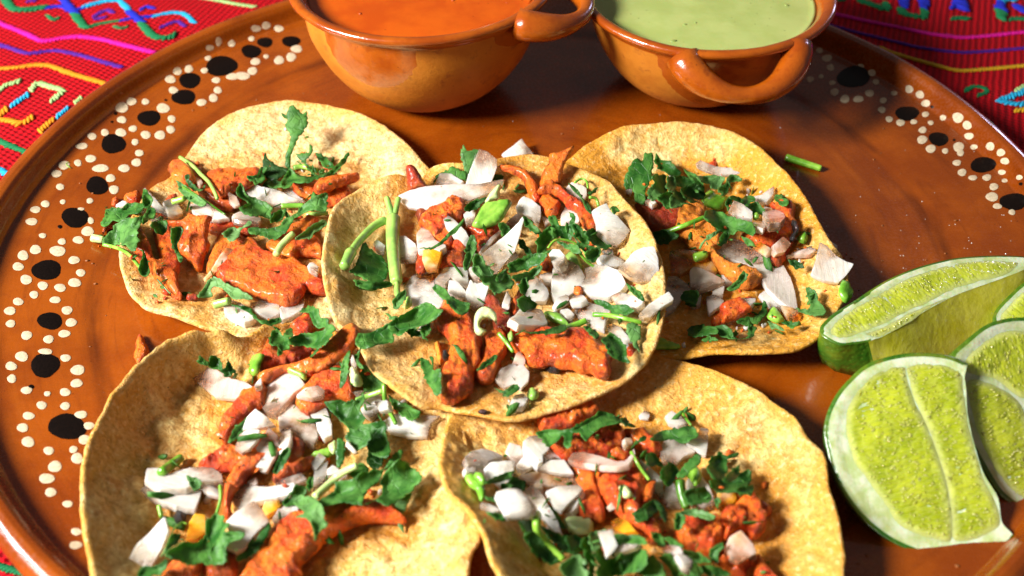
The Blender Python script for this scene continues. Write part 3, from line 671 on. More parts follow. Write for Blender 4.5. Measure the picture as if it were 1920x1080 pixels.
# ------------------------------------------------------------------ lime wedges
def lime(K, outer, cut, anchor, normal, depth, segs, label, pith=0.33, flare=0.0):
    n = np.asarray(normal, float); n /= np.linalg.norm(n)
    tp = lambda s: np.array([[K[0] + float(q.split(',')[0]) / K[2], K[1] + float(q.split(',')[1]) / K[2]] for q in s.split()])
    a = tp(outer); a = catmull(a, 5.0, False, 0.5)
    loop = a
    nr = len(a)
    if cut:
        c = tp(cut); c = catmull(np.vstack([a[-1:], c, a[:1]]), 6.0, False, 0.4)[1:-1]
        c = c + rng.normal(0, 0.08, c.shape)
        loop = np.vstack([a, c])
    p0 = on_z([anchor[:2]], anchor[2])[0]
    ps = np.linalg.norm(p0 - CAM) / FPX               # cm per pixel
    V2, Ft, bnd = fill(loop, 7.0, (0.07 / ps, 0.14 / ps))
    P = on_plane(V2, p0, n); Lw = on_plane(loop, p0, n)
    A = Lw[:nr - 1]; B = Lw[1:nr]
    if not cut: A = Lw; B = np.roll(Lw, -1, 0)
    dr = seg_dist(P, A, B)
    root = tag(empty('lime_wedge', (P[:, 0].mean(), P[:, 1].mean(), 0.02)), label, 'lime')
    dm = dr.max()
    dp = depth * np.sqrt(np.clip(1 - (1 - np.clip(dr / (dm * 0.9), 0, 1)) ** 2, 0, 1))
    ctr = P.mean(0)
    down = P - n * dp[:, None]
    low = down[:, 2] < 0.03
    down[low, 2] = 0.03 + 0.02 * np.clip(down[low, 2] - 0.03, -1, 0) * 0
    if flare:
        cc = Lw[nr:]; dirn = cc[-1] - cc[0]; hn = np.array([dirn[1], -dirn[0], 0]); hn /= np.linalg.norm(hn)
        if hn[1] > 0: hn = -hn
        k_ = smooth(seg_dist(P, cc[:-1], cc[1:]), 1.6, 0.0)
        down += hn * (flare * dp * k_)[:, None]
    rim = np.array([max(dr[i] for i in f) < 0.15 for f in Ft])
    # a little of the white pith lifts at the rind
    face = P + n * (0.04 * smooth(dr, 0.05, 0.12) - 0.04 * smooth(dr, pith * 0.8, pith * 1.25))[:, None]
    face = face + n * (0.02 * fbm(P, 2.0, 2, 5) * smooth(dr, 0.0, 0.1))[:, None]
    N = len(P)
    ax = np.mean(on_plane([[0, 0]], p0, n), 0)
    # rind = outside sheet + the thin green ring of the cut
    Fd = [tuple(N + i for i in f) for f in Ft]
    Fu = [tuple(reversed(f)) for f, r in zip(Ft, rim) if r]
    Vr = np.vstack([face, down]); Vr[N:] += 0
    side = [(e[0], e[1], N + e[1], N + e[0]) for e in bnd if max(dr[e[0]], dr[e[1]]) < 0.02]
    mesh_obj('rind', Vr, Fd + Fu + side, 'rind', root)
    mesh_obj('pith', face, [tuple(reversed(f)) for f, r in zip(Ft, rim) if not r], 'pith', root)
    wall = [e for e in bnd if max(dr[e[0]], dr[e[1]]) >= 0.02]
    if wall:
        m = 10; parts = []
        for e in wall:
            rows = []
            for i in e:
                t = (np.arange(m + 1) / m)[:, None]
                q = face[i] * (1 - t) + down[i] * t
                rows.append(q)
            v = np.vstack(rows); f = [(k, k + 1, m + 1 + k + 1, m + 1 + k) for k in range(m)]
            parts.append((v, f))
        Vw, Fw = join(parts)
        # weld
        key = {}; idx = []
        for q in np.round(Vw, 5).tolist(): idx.append(key.setdefault(tuple(q), len(key)))
        Vu = np.zeros((len(key), 3)); Vu[idx] = Vw
        Fw = [tuple(idx[i] for i in f) for f in Fw]; Fw = [f for f in Fw if len(set(f)) == 4]
        Vu = Vu + np.stack([0.02 * fbm(Vu, 0.7, 2, 1), 0.02 * fbm(Vu, 0.7, 2, 2), 0 * Vu[:, 0]], -1)
        mesh_obj('segment_wall', Vu, Fw, 'pulp_side', root)
    for s in segs:
        sp = catmull(tp(s), 4.0, True, 0.5)
        sc_ = sp.mean(0); sp = sp + (sp - sc_) / (np.linalg.norm(sp - sc_, axis=1)[:, None] + 1e-6) * 2.4
        V2s, Fs, bs = fill(sp, 1.5)
        Ps = on_plane(V2s, p0, n); Ls = on_plane(sp, p0, n)
        ds = seg_dist(Ps, Ls, np.roll(Ls, -1, 0))
        # juice vesicles: cells drawn out across the segment
        u = Ls - Ls.mean(0); w_, vec = np.linalg.eigh(u.T @ u); e1, e2 = vec[:, 2], vec[:, 1]
        q = np.stack([(Ps - p0) @ e1, (Ps - p0) @ e2], -1)
        q = q + 0.10 * np.stack([noise(Ps, 1.1, 3), noise(Ps, 1.1, 4)], -1)
        f1, f2 = worley(np.stack([q[:, 0] * 8.5, q[:, 1] * 2.7], -1), 1.0, 2)
        f3, f4 = worley(np.stack([q[:, 0] * 11.0, q[:, 1] * 6], -1), 1.0, 5)
        bumpv = 0.028 * np.sqrt(np.clip(1 - (f1 / 0.62) ** 2, 0, 1)) * (0.55 + 0.9 * (noise(np.c_[q * 2, q[:, 0] * 0], 1.0, 8) + 0.4)) + 0.010 * np.sqrt(np.clip(1 - (f3 / 0.6) ** 2, 0, 1)) + 0.06 * fbm(Ps, 0.9, 3, 7)
        hgt = smooth(ds, 0.0, 0.22) * (0.012 + bumpv) - 0.012 * (1 - smooth(ds, 0, 0.05)) + 0.010
        po = mesh_obj('pulp_segment', Ps + n * hgt[:, None], [tuple(reversed(f)) for f in Fs], 'pulp', root)
        ok = np.where(ds > 0.12)[0]; bp = []
        for k_ in rng.choice(ok, min(len(ok), int(26 + 7.0 * 0.0025 * len(ok)))):
            s_ = rng.uniform(0.018, 0.040); sc3 = _ICO * [s_ * rng.uniform(1.0, 2.6), s_, s_ * 0.8]
            w_ = e2 + 0.35 * rng.normal() * e1; w_ /= np.linalg.norm(w_); w2_ = np.cross(n, w_)
            bp.append((Ps[k_] + n * (hgt[k_] + s_ * 0.15) + np.outer(sc3[:, 0], w_) + np.outer(sc3[:, 1], w2_) + np.outer(sc3[:, 2], n), _ICF))
        if bp:
            Vb_, Fb_ = join(bp); tag(mesh_obj('juice_glint_beads', Vb_, Fb_, 'bead', root), kind='stuff')  # small glossy beads added on the pulp so each catches a lamp glint
        at = po.data.attributes.new('edge', 'FLOAT', 'POINT'); at.data.foreach_set('value', (1 - smooth(ds, 0.0, 0.35)).astype(np.float32))
        at = po.data.attributes.new('cell', 'FLOAT', 'POINT'); at.data.foreach_set('value', (1 - smooth(f2 - f1, 0.0, 0.35)).astype(np.float32))
    return root
K17, K18 = (1520, 460, 4.5), (1520, 640, 2.455)
lime(K17, '490,815 380,832 250,842 150,800 85,745 80,690 120,640 200,570 350,480 500,380 650,290 850,205 1050,145 1250,105 1500,88 1700,88 1820,98 1890,135',
     '1800,205 1600,285 1250,410 1000,535 750,690 600,772', (1629, 641, 1.65), (0.02, -0.06, 1), 2.6,
     ['190,770 180,680 250,605 400,505 600,395 850,275 1100,185 1300,140 1500,130 1740,150 1640,250 1400,310 1200,372 1000,465 800,560 600,668 400,742 290,785',
      '420,765 600,695 820,585 1020,495 1240,412 1250,405 1010,525 760,685 620,755 500,790'], 'lime wedge with a green rind tip touching the taco below the green salsa', 0.30, 0.55)
lime(K18, '945,905 900,940 800,985 700,1000 550,990 450,960 350,910 250,830 160,720 100,600 75,500 62,420 75,330 120,240 180,170 250,110 340,75 450,55 560,55 650,70 722,102',
     '708,160 716,220 722,330 742,430 772,540 802,620 862,720 882,835', (1810, 1045, 0.35), (-0.06, -0.45, 0.89), 2.4,
     ['165,350 200,250 260,170 340,122 432,108 446,170 476,280 536,400 598,560 636,700 648,902 560,905 470,875 400,830 340,740 270,640 210,560 175,450',
      '442,106 540,95 640,110 696,150 703,230 715,330 735,440 768,550 797,640 848,740 868,835 800,890 740,915 656,903 645,780 608,600 540,400 480,270 452,180'], 'half moon lime wedge in front, cut face towards the viewer, nearest of the limes', 0.42)
lime((0, 0, 1), '1800,790 1790,730 1782,690 1786,662 1808,641 1844,612 1879,599 1920,595 1980,600 2050,640 2090,720 2090,820 2050,920 1990,970 1930,962 1880,932 1850,890 1822,840', None,
     (1930, 962, 0.35), (0.12, -0.48, 0.87), 2.6,
     ['1806,690 1850,640 1900,622 1960,640 1990,700 1925,745 1870,712', '1812,725 1860,722 1915,765 1930,850 1930,935 1890,910 1850,850', '1940,770 2040,720 2060,820 2010,930 1955,935'],
     'lime wedge half hidden behind the half moon lime, cut off by the frame', 0.36)
lime((0, 0, 1), '1868,620 1862,590 1890,556 1930,524 1990,510 2030,560 2010,620 1950,645 1890,640', None, (1890, 600, 0.9), (-0.1, -0.25, 1), 0.9,
     ['1875,600 1900,565 1940,540 1990,530 2005,575 1985,610 1930,625 1890,620'], 'lime wedge barely showing in the gap between the other limes', 0.2)

# splashes of lime juice and salt grains on the bare plate round the limes
parts = []
for k in range(70):
    p = hit([[rng.uniform(1540, 1900), rng.uniform(400, 520)] if k < 45 else [rng.uniform(900, 1900), rng.uniform(200, 480)]], plate_z)[0]
    s_ = rng.uniform(0.012, 0.035)
    parts.append((_ICO * [s_, s_, s_ * 0.7] + p, _ICF))
V, F = join(parts); tag(mesh_obj('juice_droplets', V, F, 'droplet'), 'fine lime juice droplets on the bare plate behind the limes', 'juice', None, 'stuff')
# ------------------------------------------------------------------ height map of everything lying on the plate (cm)
GX0, GX1, GY0, GY1, GS = -22.0, 22.0, -20.0, 22.0, 0.1
NX, NY = int((GX1 - GX0) / GS) + 1, int((GY1 - GY0) / GS) + 1
_gx, _gy = np.meshgrid(GX0 + np.arange(NX) * GS, GY0 + np.arange(NY) * GS)
HM = plate_z(_gx, _gy)
def h_at(x, y, G=None):
    G = HM if G is None else G
    u = np.clip((np.asarray(x) - GX0) / GS, 0, NX - 1.001); v = np.clip((np.asarray(y) - GY0) / GS, 0, NY - 1.001)
    i, j = u.astype(int), v.astype(int); fu, fv = u - i, v - j
    return (G[j, i] * (1 - fu) + G[j, i + 1] * fu) * (1 - fv) + (G[j + 1, i] * (1 - fu) + G[j + 1, i + 1] * fu) * fv
def box(G, r):
    k = 2 * r + 1
    for ax in (0, 1):
        Pd = np.pad(G, [(r + 1, r) if a == ax else (0, 0) for a in (0, 1)], 'edge'); c = np.cumsum(Pd, ax)
        G = (np.take(c, range(k, c.shape[ax]), ax) - np.take(c, range(0, c.shape[ax] - k), ax)) / k
    return G
def dil(G, r=1):
    for _ in range(r):
        G2 = G.copy()
        G2[1:] = np.maximum(G2[1:], G[:-1]); G2[:-1] = np.maximum(G2[:-1], G[1:])
        G3 = G2.copy(); G3[:, 1:] = np.maximum(G3[:, 1:], G2[:, :-1]); G3[:, :-1] = np.maximum(G3[:, :-1], G2[:, 1:]); G = G3
    return G
def stamp(V, F):
    global HM
    P = V
    if F is not None and len(F):
        tri = np.array([f[:3] for f in F]); P = np.vstack([V, V[tri].mean(1), (V[tri[:, 0]] + V[tri[:, 1]]) / 2, (V[tri[:, 1]] + V[tri[:, 2]]) / 2])
    i = np.clip(np.round((P[:, 0] - GX0) / GS).astype(int), 0, NX - 1); j = np.clip(np.round((P[:, 1] - GY0) / GS).astype(int), 0, NY - 1)
    np.maximum.at(HM, (j, i), P[:, 2])
def window(P, pad=2.5):
    i0 = max(0, int((P[:, 0].min() - pad - GX0) / GS)); i1 = min(NX, int((P[:, 0].max() + pad - GX0) / GS) + 2)
    j0 = max(0, int((P[:, 1].min() - pad - GY0) / GS)); j1 = min(NY, int((P[:, 1].max() + pad - GY0) / GS) + 2)
    return i0, i1, j0, j1
def local_surface(P, d, b):
    """dilated + blurred copy of the height map around P"""
    i0, i1, j0, j1 = window(P)
    G = HM.copy(); s = HM[j0:j1, i0:i1]
    s = dil(s, d)
    for _ in range(2): s = box(s, b)
    G[j0:j1, i0:i1] = s
    return G

# ------------------------------------------------------------------ tortillas
def tps(ctrl, reg=0.02):
    X, z = ctrl[:, :2], ctrl[:, 2]; n = len(X)
    def U(d2_): return np.where(d2_ > 0, d2_ * np.log(d2_ + 1e-12), 0)
    K = U(((X[:, None] - X[None]) ** 2).sum(-1)) + reg * np.eye(n) * 5
    Pm = np.c_[np.ones(n), X]; A = np.zeros((n + 3, n + 3)); A[:n, :n] = K; A[:n, n:] = Pm; A[n:, :n] = Pm.T
    w = np.linalg.solve(A, np.r_[z, 0, 0, 0])
    def f(q):
        out = np.empty(len(q))
        for a in range(0, len(q), 4000):
            c = q[a:a + 4000]
            out[a:a + 4000] = U(((c[:, None] - X[None]) ** 2).sum(-1)) @ w[:n] + w[n] + c @ w[n + 1:]
        return out
    return f
def tortilla(label, outline, inner, tone, seed, rest=False, th=0.20, puff=1.4, rip=0.06, taco='A', pale=0.2):
    O = np.array(outline, float); I = np.array(inner, float)
    Ow = on_z(O[:, :2], 0); Ow = np.array([on_z([o[:2]], o[2])[0] for o in O]); Iw = np.array([on_z([o[:2]], o[2])[0] for o in I])
    C = catmull(np.c_[Ow], 0.18, True, 0.5)
    ctr = C[:, :2].mean(0)
    t = np.linspace(0, 1, len(C), endpoint=False)
    n = 400; idx = np.linspace(0, len(C), n, endpoint=False)
    C = np.stack([np.interp(idx, np.arange(len(C) + 1), np.r_[C[:, k], C[0, k]]) for k in range(3)], -1)
    f = tps(np.vstack([Ow, Iw, C[::6]]))
    R = np.r_[0.0, np.linspace(0.02, 0.955, 78), 0.968, 0.98, 0.988, 0.994, 0.998, 1.0]
    rag = 1 + 0.006 * fbm(np.c_[C[:, :2], np.zeros(n)], 0.9, 3, seed) + 0.004 * noise(np.c_[C[:, :2], np.zeros(n)], 4.0, seed)
    P = np.concatenate([ctr + r * rag[:, None] * (C[:, :2] - ctr) for r in R])
    rad = np.repeat(R, n)
    z = f(P)
    if rest:
        G = local_surface(np.c_[P, z], 3, 5)
        base = h_at(P[:, 0], P[:, 1], G) + 0.12
        k = 0.25; z = np.where(z > base + k, z, np.where(z < base - k, base, base + (z - base + k) ** 2 / (4 * k)))
    z = np.maximum(z, plate_z(P[:, 0], P[:, 1]) + th * 0.5 + 0.02)
    p3 = np.c_[P, np.zeros(len(P))]
    ang = np.tile(np.linspace(0, 2 * np.pi, n, endpoint=False), len(R))
    z = z + rip * smooth(rad, 0.62, 1.0) * (noise(np.c_[np.cos(ang) * 3.2, np.sin(ang) * 3.2, rad * 0.6], 1.0, seed + 2) * 1.8 + 0.35)
    pf = 0.13 * np.clip(fbm(p3, 0.5, 3, seed) - 0.02, 0, 1) + 0.06 * np.clip(fbm(p3, 1.5, 3, seed + 3), -0.2, 1) + 0.020 * fbm(p3, 4.5, 2, seed + 5)
    w1, w2 = worley(p3, 0.85, seed); wr = 0.16 + 0.14 * noise(p3, 0.4, seed + 8)
    blis = np.clip(1 - (w1 / 0.42) ** 2, 0, 1) * smooth(noise(p3, 0.30, seed + 4), -0.05, 0.25)
    w3, w4 = worley(p3, 2.2, seed + 1); small = np.clip(1 - (w3 / 0.45) ** 2, 0, 1) * smooth(noise(p3, 0.45, seed + 6), -0.1, 0.2)
    pf = pf + 0.075 * blis + 0.030 * small
    pf = pf * (1 - 0.75 * smooth(rad, 0.93, 0.99))
    z = z + pf * puff
    pv = (pf - np.percentile(pf, 3)) / (np.percentile(pf, 97) - np.percentile(pf, 3))
    top = np.c_[P, z].reshape(len(R), n, 3)
    du = np.roll(top, -1, 1) - np.roll(top, 1, 1); dv = np.gradient(top, axis=0)
    N = np.cross(dv, du); N *= np.sign(N[..., 2:3] + 1e-9); N /= np.linalg.norm(N, axis=-1)[..., None] + 1e-9
    N[:3] = (0, 0, 1)
    sz = np.linalg.norm(C[:, :2] - ctr, axis=1).mean()
    e = np.sqrt(np.clip(1 - (1 - np.clip((1 - R) * sz / 0.11, 0, 1)) ** 2, 0, 1))[:, None, None]
    T = top + N * (th / 2) * e; Bm = top - N * (th / 2) * e
    m = len(R); Vt = T.reshape(-1, 3); Vb = Bm.reshape(-1, 3)
    F = []
    for i in range(m - 1):
        a, b = i * n, (i + 1) * n
        for j in range(n):
            k2 = (j + 1) % n
            if i: F.append((a + j, b + j, b + k2, a + k2))
            else: F.append((a, b + j, b + k2))
    nb = len(Vt); last = (m - 1) * n
    mp = lambda i: i if i >= last else nb + i
    Fb = [tuple(mp(i) for i in reversed(q)) for q in F]
    if np.cross(C[10, :2] - ctr, C[20, :2] - ctr) < 0:
        F = [tuple(reversed(q)) for q in F]; Fb = [tuple(reversed(q)) for q in Fb]
    o = mesh_obj('tortilla', np.vstack([Vt, Vb]), F + Fb, 'tortilla')
    tag(o, label, 'tortilla', 'corn tortillas on the plate'); o['tone'] = float(tone); o['pale'] = float(pale)
    q = project(np.vstack([Vt, Vb])); mp_ = MEATPX.get(taco, np.zeros((0, 2))); gd = np.full(len(q), 1e9)
    for c_ in mp_: gd = np.minimum(gd, np.hypot(q[:, 0] - c_[0], q[:, 1] - c_[1]))
    at = o.data.attributes.new('rim', 'FLOAT', 'POINT'); at.data.foreach_set('value', smooth(np.r_[rad, rad], 0.86, 1.0).astype(np.float32))
    at = o.data.attributes.new('puff', 'FLOAT', 'POINT'); at.data.foreach_set('value', np.clip(np.r_[pv, pv], 0, 1).astype(np.float32))
    at = o.data.attributes.new('grease', 'FLOAT', 'POINT'); at.data.foreach_set('value', np.exp(-gd / 52.0).astype(np.float32))
    stamp(Vt, [q for q in F])
    return o

# ------------------------------------------------------------------ pieces of filling, outlined in the picture, laid on what is under them
CROP = {'K1': (170, 190, 4), 'K2': (170, 400, 4), 'K3': (600, 260, 4), 'K4': (880, 260, 4), 'K5': (600, 500, 4), 'K6': (840, 500, 4), 'K7': (1140, 260, 4), 'K8': (1160, 430, 4),
        'K9': (240, 620, 4), 'K10': (440, 580, 4), 'K11': (220, 810, 4), 'K12': (440, 810, 4), 'K13': (820, 740, 4), 'K14': (1080, 740, 4), 'K15': (860, 870, 5.142), 'K16': (1140, 870, 5.142)}
TACO = {'A': 'taco below the red salsa', 'B': 'topmost middle taco', 'C': 'taco below the green salsa', 'D': 'front taco by the dotted rim', 'E': 'front taco by the limes', 'P': 'clay plate'}
PIECES = []
MEATPX = {}; ALLPX = {}
def preparse(txt):
    for ln in txt.strip().splitlines():
        if '|' not in ln: continue
        hd, pts = ln.split('|')[:2]; tk, kind, crop = hd.split(); cx, cy, cs = CROP[crop]
        for grp in pts.split('/'):
            p = np.array([[cx + float(a.split(',')[0]) / cs, cy + float(a.split(',')[1]) / cs] for a in grp.split()])
            ALLPX.setdefault(tk, []).append(p)
            if kind == 'm': MEATPX[tk] = np.vstack([MEATPX.get(tk, np.zeros((0, 2))), p, p.mean(0)[None]])
def crumbs(tk, count, jit=9.0, kinds=('meat', 'meat', 'meat', 'onion', 'leaf', 'leaf'), where='between'):
    ps = ALLPX[tk]; w = np.array([np.ptp(p[:, 0]) * np.ptp(p[:, 1]) for p in ps]) ** 0.6; w /= w.sum()
    bins = {'meat': [], 'onion': [], 'leaf': []}
    px = []
    for _ in range(count):
        p = ps[rng.choice(len(ps), p=w)]
        k = rng.dirichlet(np.ones(len(p)) * 0.6); px.append(k @ p + rng.normal(0, jit, 2))
    Q = surf_hit(np.array(px), HM, 0.5)
    for c in Q:
        kind = rng.choice(kinds)
        r = (0.04 + 0.17 * rng.random() ** 2.2) * (1.15 if kind == 'leaf' else 1.0 if where == 'between' else 0.5)
        A = rng.normal(size=(3, 3)); A, _ = np.linalg.qr(A)
        sc = np.array([rng.uniform(0.8, 1.7) if kind != 'leaf' else rng.uniform(1.2, 2.6), rng.uniform(0.7, 1.1) if kind != 'leaf' else rng.uniform(0.4, 0.9), rng.uniform(0.4, 0.8) if kind != 'leaf' else 0.12])
        v = (_ICO * rng.uniform(0.7, 1.25, (12, 1)) * sc * r) @ A + c + [0, 0, r * 0.35]
        bins[kind].append((v, _ICF))
    nm = {'meat': ('meat_crumbs', 'fine orange meat crumbs between the fillings of the '), 'onion': ('onion_bits', 'fine onion bits between the fillings of the '), 'leaf': ('cilantro_bits', 'fine green cilantro bits between the fillings of the ')}
    for k, L in bins.items():
        if not L: continue
        V, F = join(L); o = mesh_obj(nm[k][0], V, F, k); o['tone'] = -0.15; o['stain'] = 0.3; o['pink'] = 0.1; o['clear'] = 0.2
        tag(o, (nm[k][1] + TACO[tk]).replace('between', where), NAME[k[0]][1], None, 'stuff')
def surf_hit(px, G, z0):
    P = on_z(px, z0); z = np.full(len(P), float(z0)); d = ray(px)
    for k in range(10):
        z = z + 0.6 * (h_at(P[:, 0], P[:, 1], G) - z)
        P = CAM + d * ((z - CAM[2]) / d[:, 2])[:, None]
    return P
def plane_for(poly, V2, th, opt, q=80):
    z0 = opt.get('z0', 0.6)
    c = surf_hit(poly.mean(0)[None], HM, z0)[0]
    if 'tilt' in opt:
        t = math.radians(opt['tilt']); yw = math.radians(opt.get('yaw', 0))
        n = np.array([math.sin(t) * math.sin(yw), -math.sin(t) * math.cos(yw), math.cos(t)])
        i = np.argmax(poly[:, 1]); a = surf_hit(poly[i][None], local_surface(c[None], 1, 1), z0)[0]
        a = a + np.array([0, 0, opt.get('lift', 0.0) + th * 0.3])
        return a, n
    n = np.array([0, 0, 1.0]); p0 = c.copy()
    for it in range(4):
        P = on_plane(V2, p0, n)
        h = h_at(P[:, 0], P[:, 1])
        A = np.c_[P[:, :2] - P[:, :2].mean(0), np.ones(len(P))]
        k = np.linalg.solve(A.T @ A + np.diag([0.02 * len(P), 0.02 * len(P), 1e-9]), A.T @ h)
        g = k[:2]; m = np.linalg.norm(g); lim = opt.get('slope', 0.6)
        if m > lim: g = g * lim / m
        r = h - (P[:, :2] - P[:, :2].mean(0)) @ g
        c0 = np.percentile(r, q)
        n = np.array([-g[0], -g[1], 1.0]); n /= np.linalg.norm(n)
        p0 = np.array([P[:, 0].mean(), P[:, 1].mean(), c0 + th * 0.5 + opt.get('lift', 0.0)])
    return p0, n
def solid(poly, kind, opt, seed):
    th = opt['th']; s = opt['s']
    V2, Ft, bnd = fill(poly, s, opt.get('insets', ()))
    p0, n = plane_for(poly, V2, th, opt)
    P = on_plane(V2, p0, n); L = on_plane(poly, p0, n)
    d = seg_dist(P, L, np.roll(L, -1, 0))
    u = L - L.mean(0); _, vec = np.linalg.eigh(u.T @ u); e1 = vec[:, 2]; e2 = vec[:, 1]
    a = (P - L.mean(0)) @ e1; b = (P - L.mean(0)) @ e2
    w = min(opt['edge'], d.max() * 0.95)
    pr = np.sqrt(np.clip(1 - (1 - np.clip(d / w, 0, 1)) ** 2, 0, 1))
    off = opt.get('bend', 0.0) * (b ** 2 - (b ** 2).mean()) + opt.get('arch', 0.0) * (a ** 2 - (a ** 2).mean())
    q = P + seed * 3.1
    if kind == 'm':
        ab = np.stack([a * 0.55, b, 0 * a + seed * 1.7], -1)
        iso = np.stack([a, b, 0 * a + seed * 1.7], -1)
        wa, wb = worley(np.c_[a, b] + 0.15 * np.c_[noise(iso, 1.5, seed), noise(iso, 1.5, seed + 1)], 1.5, seed)
        lump = 0.13 * fbm(iso, 1.0, 4, seed) + 0.11 * np.clip(0.8 - wa, -.2, 1) + 0.10 * fbm(iso, 2.8, 3, seed + 3) + 0.02 * (1 - np.abs(noise(ab * [0.5, 2.0, 1], 2.4, seed + 2)) * 4)
        if opt.get('crumb'): lump = lump * 0.8 + 0.16 * np.clip(0.75 - worley(np.c_[a, b], 2.7, seed)[0], 0, 1) + 0.09 * np.clip(0.8 - worley(np.c_[a, b], 5.5, seed)[0], 0, 1)
        off = off + 0.10 * fbm(ab, 0.45, 2, seed + 9)
        top = th * 0.5 * pr + lump * smooth(d, 0, 0.16) * (0.5 + th)
        bot = -th * 0.5 * pr
    elif kind == 'o':
        off = off + 0.06 * noise(q, 0.6, seed) + (0.10 + 0.16 * ((seed * 0.618) % 1)) * (-1 if seed % 3 else 1) * (b ** 2 - (b ** 2).mean()) * (0 if 'bend' in opt else 1)
        top = th * 0.5 * pr + 0.012 * fbm(q, 2.5, 2, seed) * pr
        bot = -th * 0.5 * pr
    else:
        top = th * 0.5 * pr * (1 + 0.12 * np.cos(b * 26)) + 0.03 * fbm(q, 1.5, 2, seed) * pr; bot = -th * 0.5 * pr
    T = P + n * (top + off)[:, None]; Bm = P + n * (bot + off)[:, None]
    N = len(P); onb = np.zeros(N, bool); onb[[i for e in bnd for i in e]] = True
    Bi = np.where(onb, np.arange(N), N + np.arange(N))
    F = [tuple(reversed(f)) for f in Ft] + [tuple(int(Bi[i]) for i in f) for f in Ft]
    T[onb] = P[onb] + n * off[onb][:, None]
    solid.rim = np.r_[1 - smooth(d, 0.0, 0.22), np.ones(N)]
    return np.vstack([T, Bm]), F, T, Ft
def leaf(poly, opt, seed):
    V2, Ft, bnd = fill(poly, opt['s'])
    d2d = seg_dist(V2, poly, np.roll(poly, -1, 0))
    if 'tilt' in opt:
        p0, n = plane_for(poly, V2, 0.02, opt); P = on_plane(V2, p0, n)
        P = P + n * (0.20 * fbm(P, 0.7, 2, seed) + 0.04 * noise(P, 3.0, seed + 1))[:, None]
    else:
        c = surf_hit(poly.mean(0)[None], HM, 0.8)[0]
        ext = on_z(poly, c[2])
        G = local_surface(ext, opt.get('d', 2), 3)
        amp = opt.get('wave', 0.13) * 1.3
        P0 = surf_hit(V2, G, c[2])
        wv = amp * (0.6 + 1.3 * fbm(P0, 0.9, 2, seed)) + 0.06 * noise(P0, 2.6, seed + 1) + 0.10 * (0.25 - np.abs(noise(P0, 1.3, seed + 5)))
        # fold along the middle of the leaf: the margins curl up
        wv = wv + opt.get('curl', 0.10) * np.clip(1 - d2d / max(4.0, 0.5 * d2d.max()), 0, 1) ** 2
        zt = h_at(P0[:, 0], P0[:, 1], G) + 0.05 + np.clip(wv, 0, 1) + opt.get('lift', 0.0)
        dr_ = ray(V2); P = CAM + dr_ * ((zt - CAM[2]) / dr_[:, 2])[:, None]
    tri = np.array(Ft); fn = np.cross(P[tri[:, 2]] - P[tri[:, 0]], P[tri[:, 1]] - P[tri[:, 0]])
    vn = np.zeros_like(P)
    for k in range(3): np.add.at(vn, tri[:, k], fn)
    vn /= np.linalg.norm(vn, axis=1)[:, None] + 1e-12
    th = 0.022
    N = len(P)
    V = np.vstack([P + vn * th / 2, P - vn * th / 2])
    F = [tuple(reversed(f)) for f in Ft] + [tuple(N + i for i in f) for f in Ft] + [(e[0], e[1], N + e[1], N + e[0]) for e in bnd]
    return V, F, P, Ft
def stem(lines, opt, seed):
    parts = []; 
    for pts, w in lines:
        pl = catmull(np.array(pts), 4.0, False, 0.5)
        G = local_surface(surf_hit(pl, HM, 0.8), 1, 2)
        P = surf_hit(pl, G, 0.8)
        r = 0.5 * w / FPX * np.linalg.norm(P - CAM, axis=1)
        zt = h_at(P[:, 0], P[:, 1], G) + r * 0.8 + opt.get('lift', 0.0)
        zt = np.convolve(np.pad(zt, 3, 'edge'), np.ones(7) / 7, 'valid')
        if 'rise' in opt: zt = zt + np.linspace(0, opt['rise'], len(zt))
        dr_ = ray(pl); P = CAM + dr_ * ((zt - CAM[2]) / dr_[:, 2])[:, None]
        k = np.linspace(0, 1, len(P)); taper = 1 - opt.get('taper', 0.15) * k
        rr_ = r * taper * (1 + 0.06 * noise(np.c_[k * 4, k * 0 + seed, k * 0], 1.0))
        rr_[0] *= 0.86; rr_[-1] *= 0.86
        parts.append(tube(P, rr_, 12, 0.05))
    V, F = join(parts)
    return V, F, V, [f for f in F if len(f) >= 3]
DEF = {'m': dict(th=0.50, edge=0.24, s=3.4), 'o': dict(th=0.25, edge=0.018, s=5.0, insets=(0.9,)), 'g': dict(th=0.30, edge=0.16, s=4.5), 'l': dict(s=4.2), 's': dict()}
NAME = {'m': ('meat_piece', 'meat'), 'o': ('onion_piece', 'onion'), 'g': ('cilantro_chunk', 'cilantro stalk'), 'l': ('cilantro_leaf', 'cilantro'), 's': ('cilantro_stalk', 'cilantro stalk')}
MATK = {'m': 'meat', 'o': 'onion', 'g': 'stem', 'l': 'leaf', 's': 'stem'}
_seed = [0]
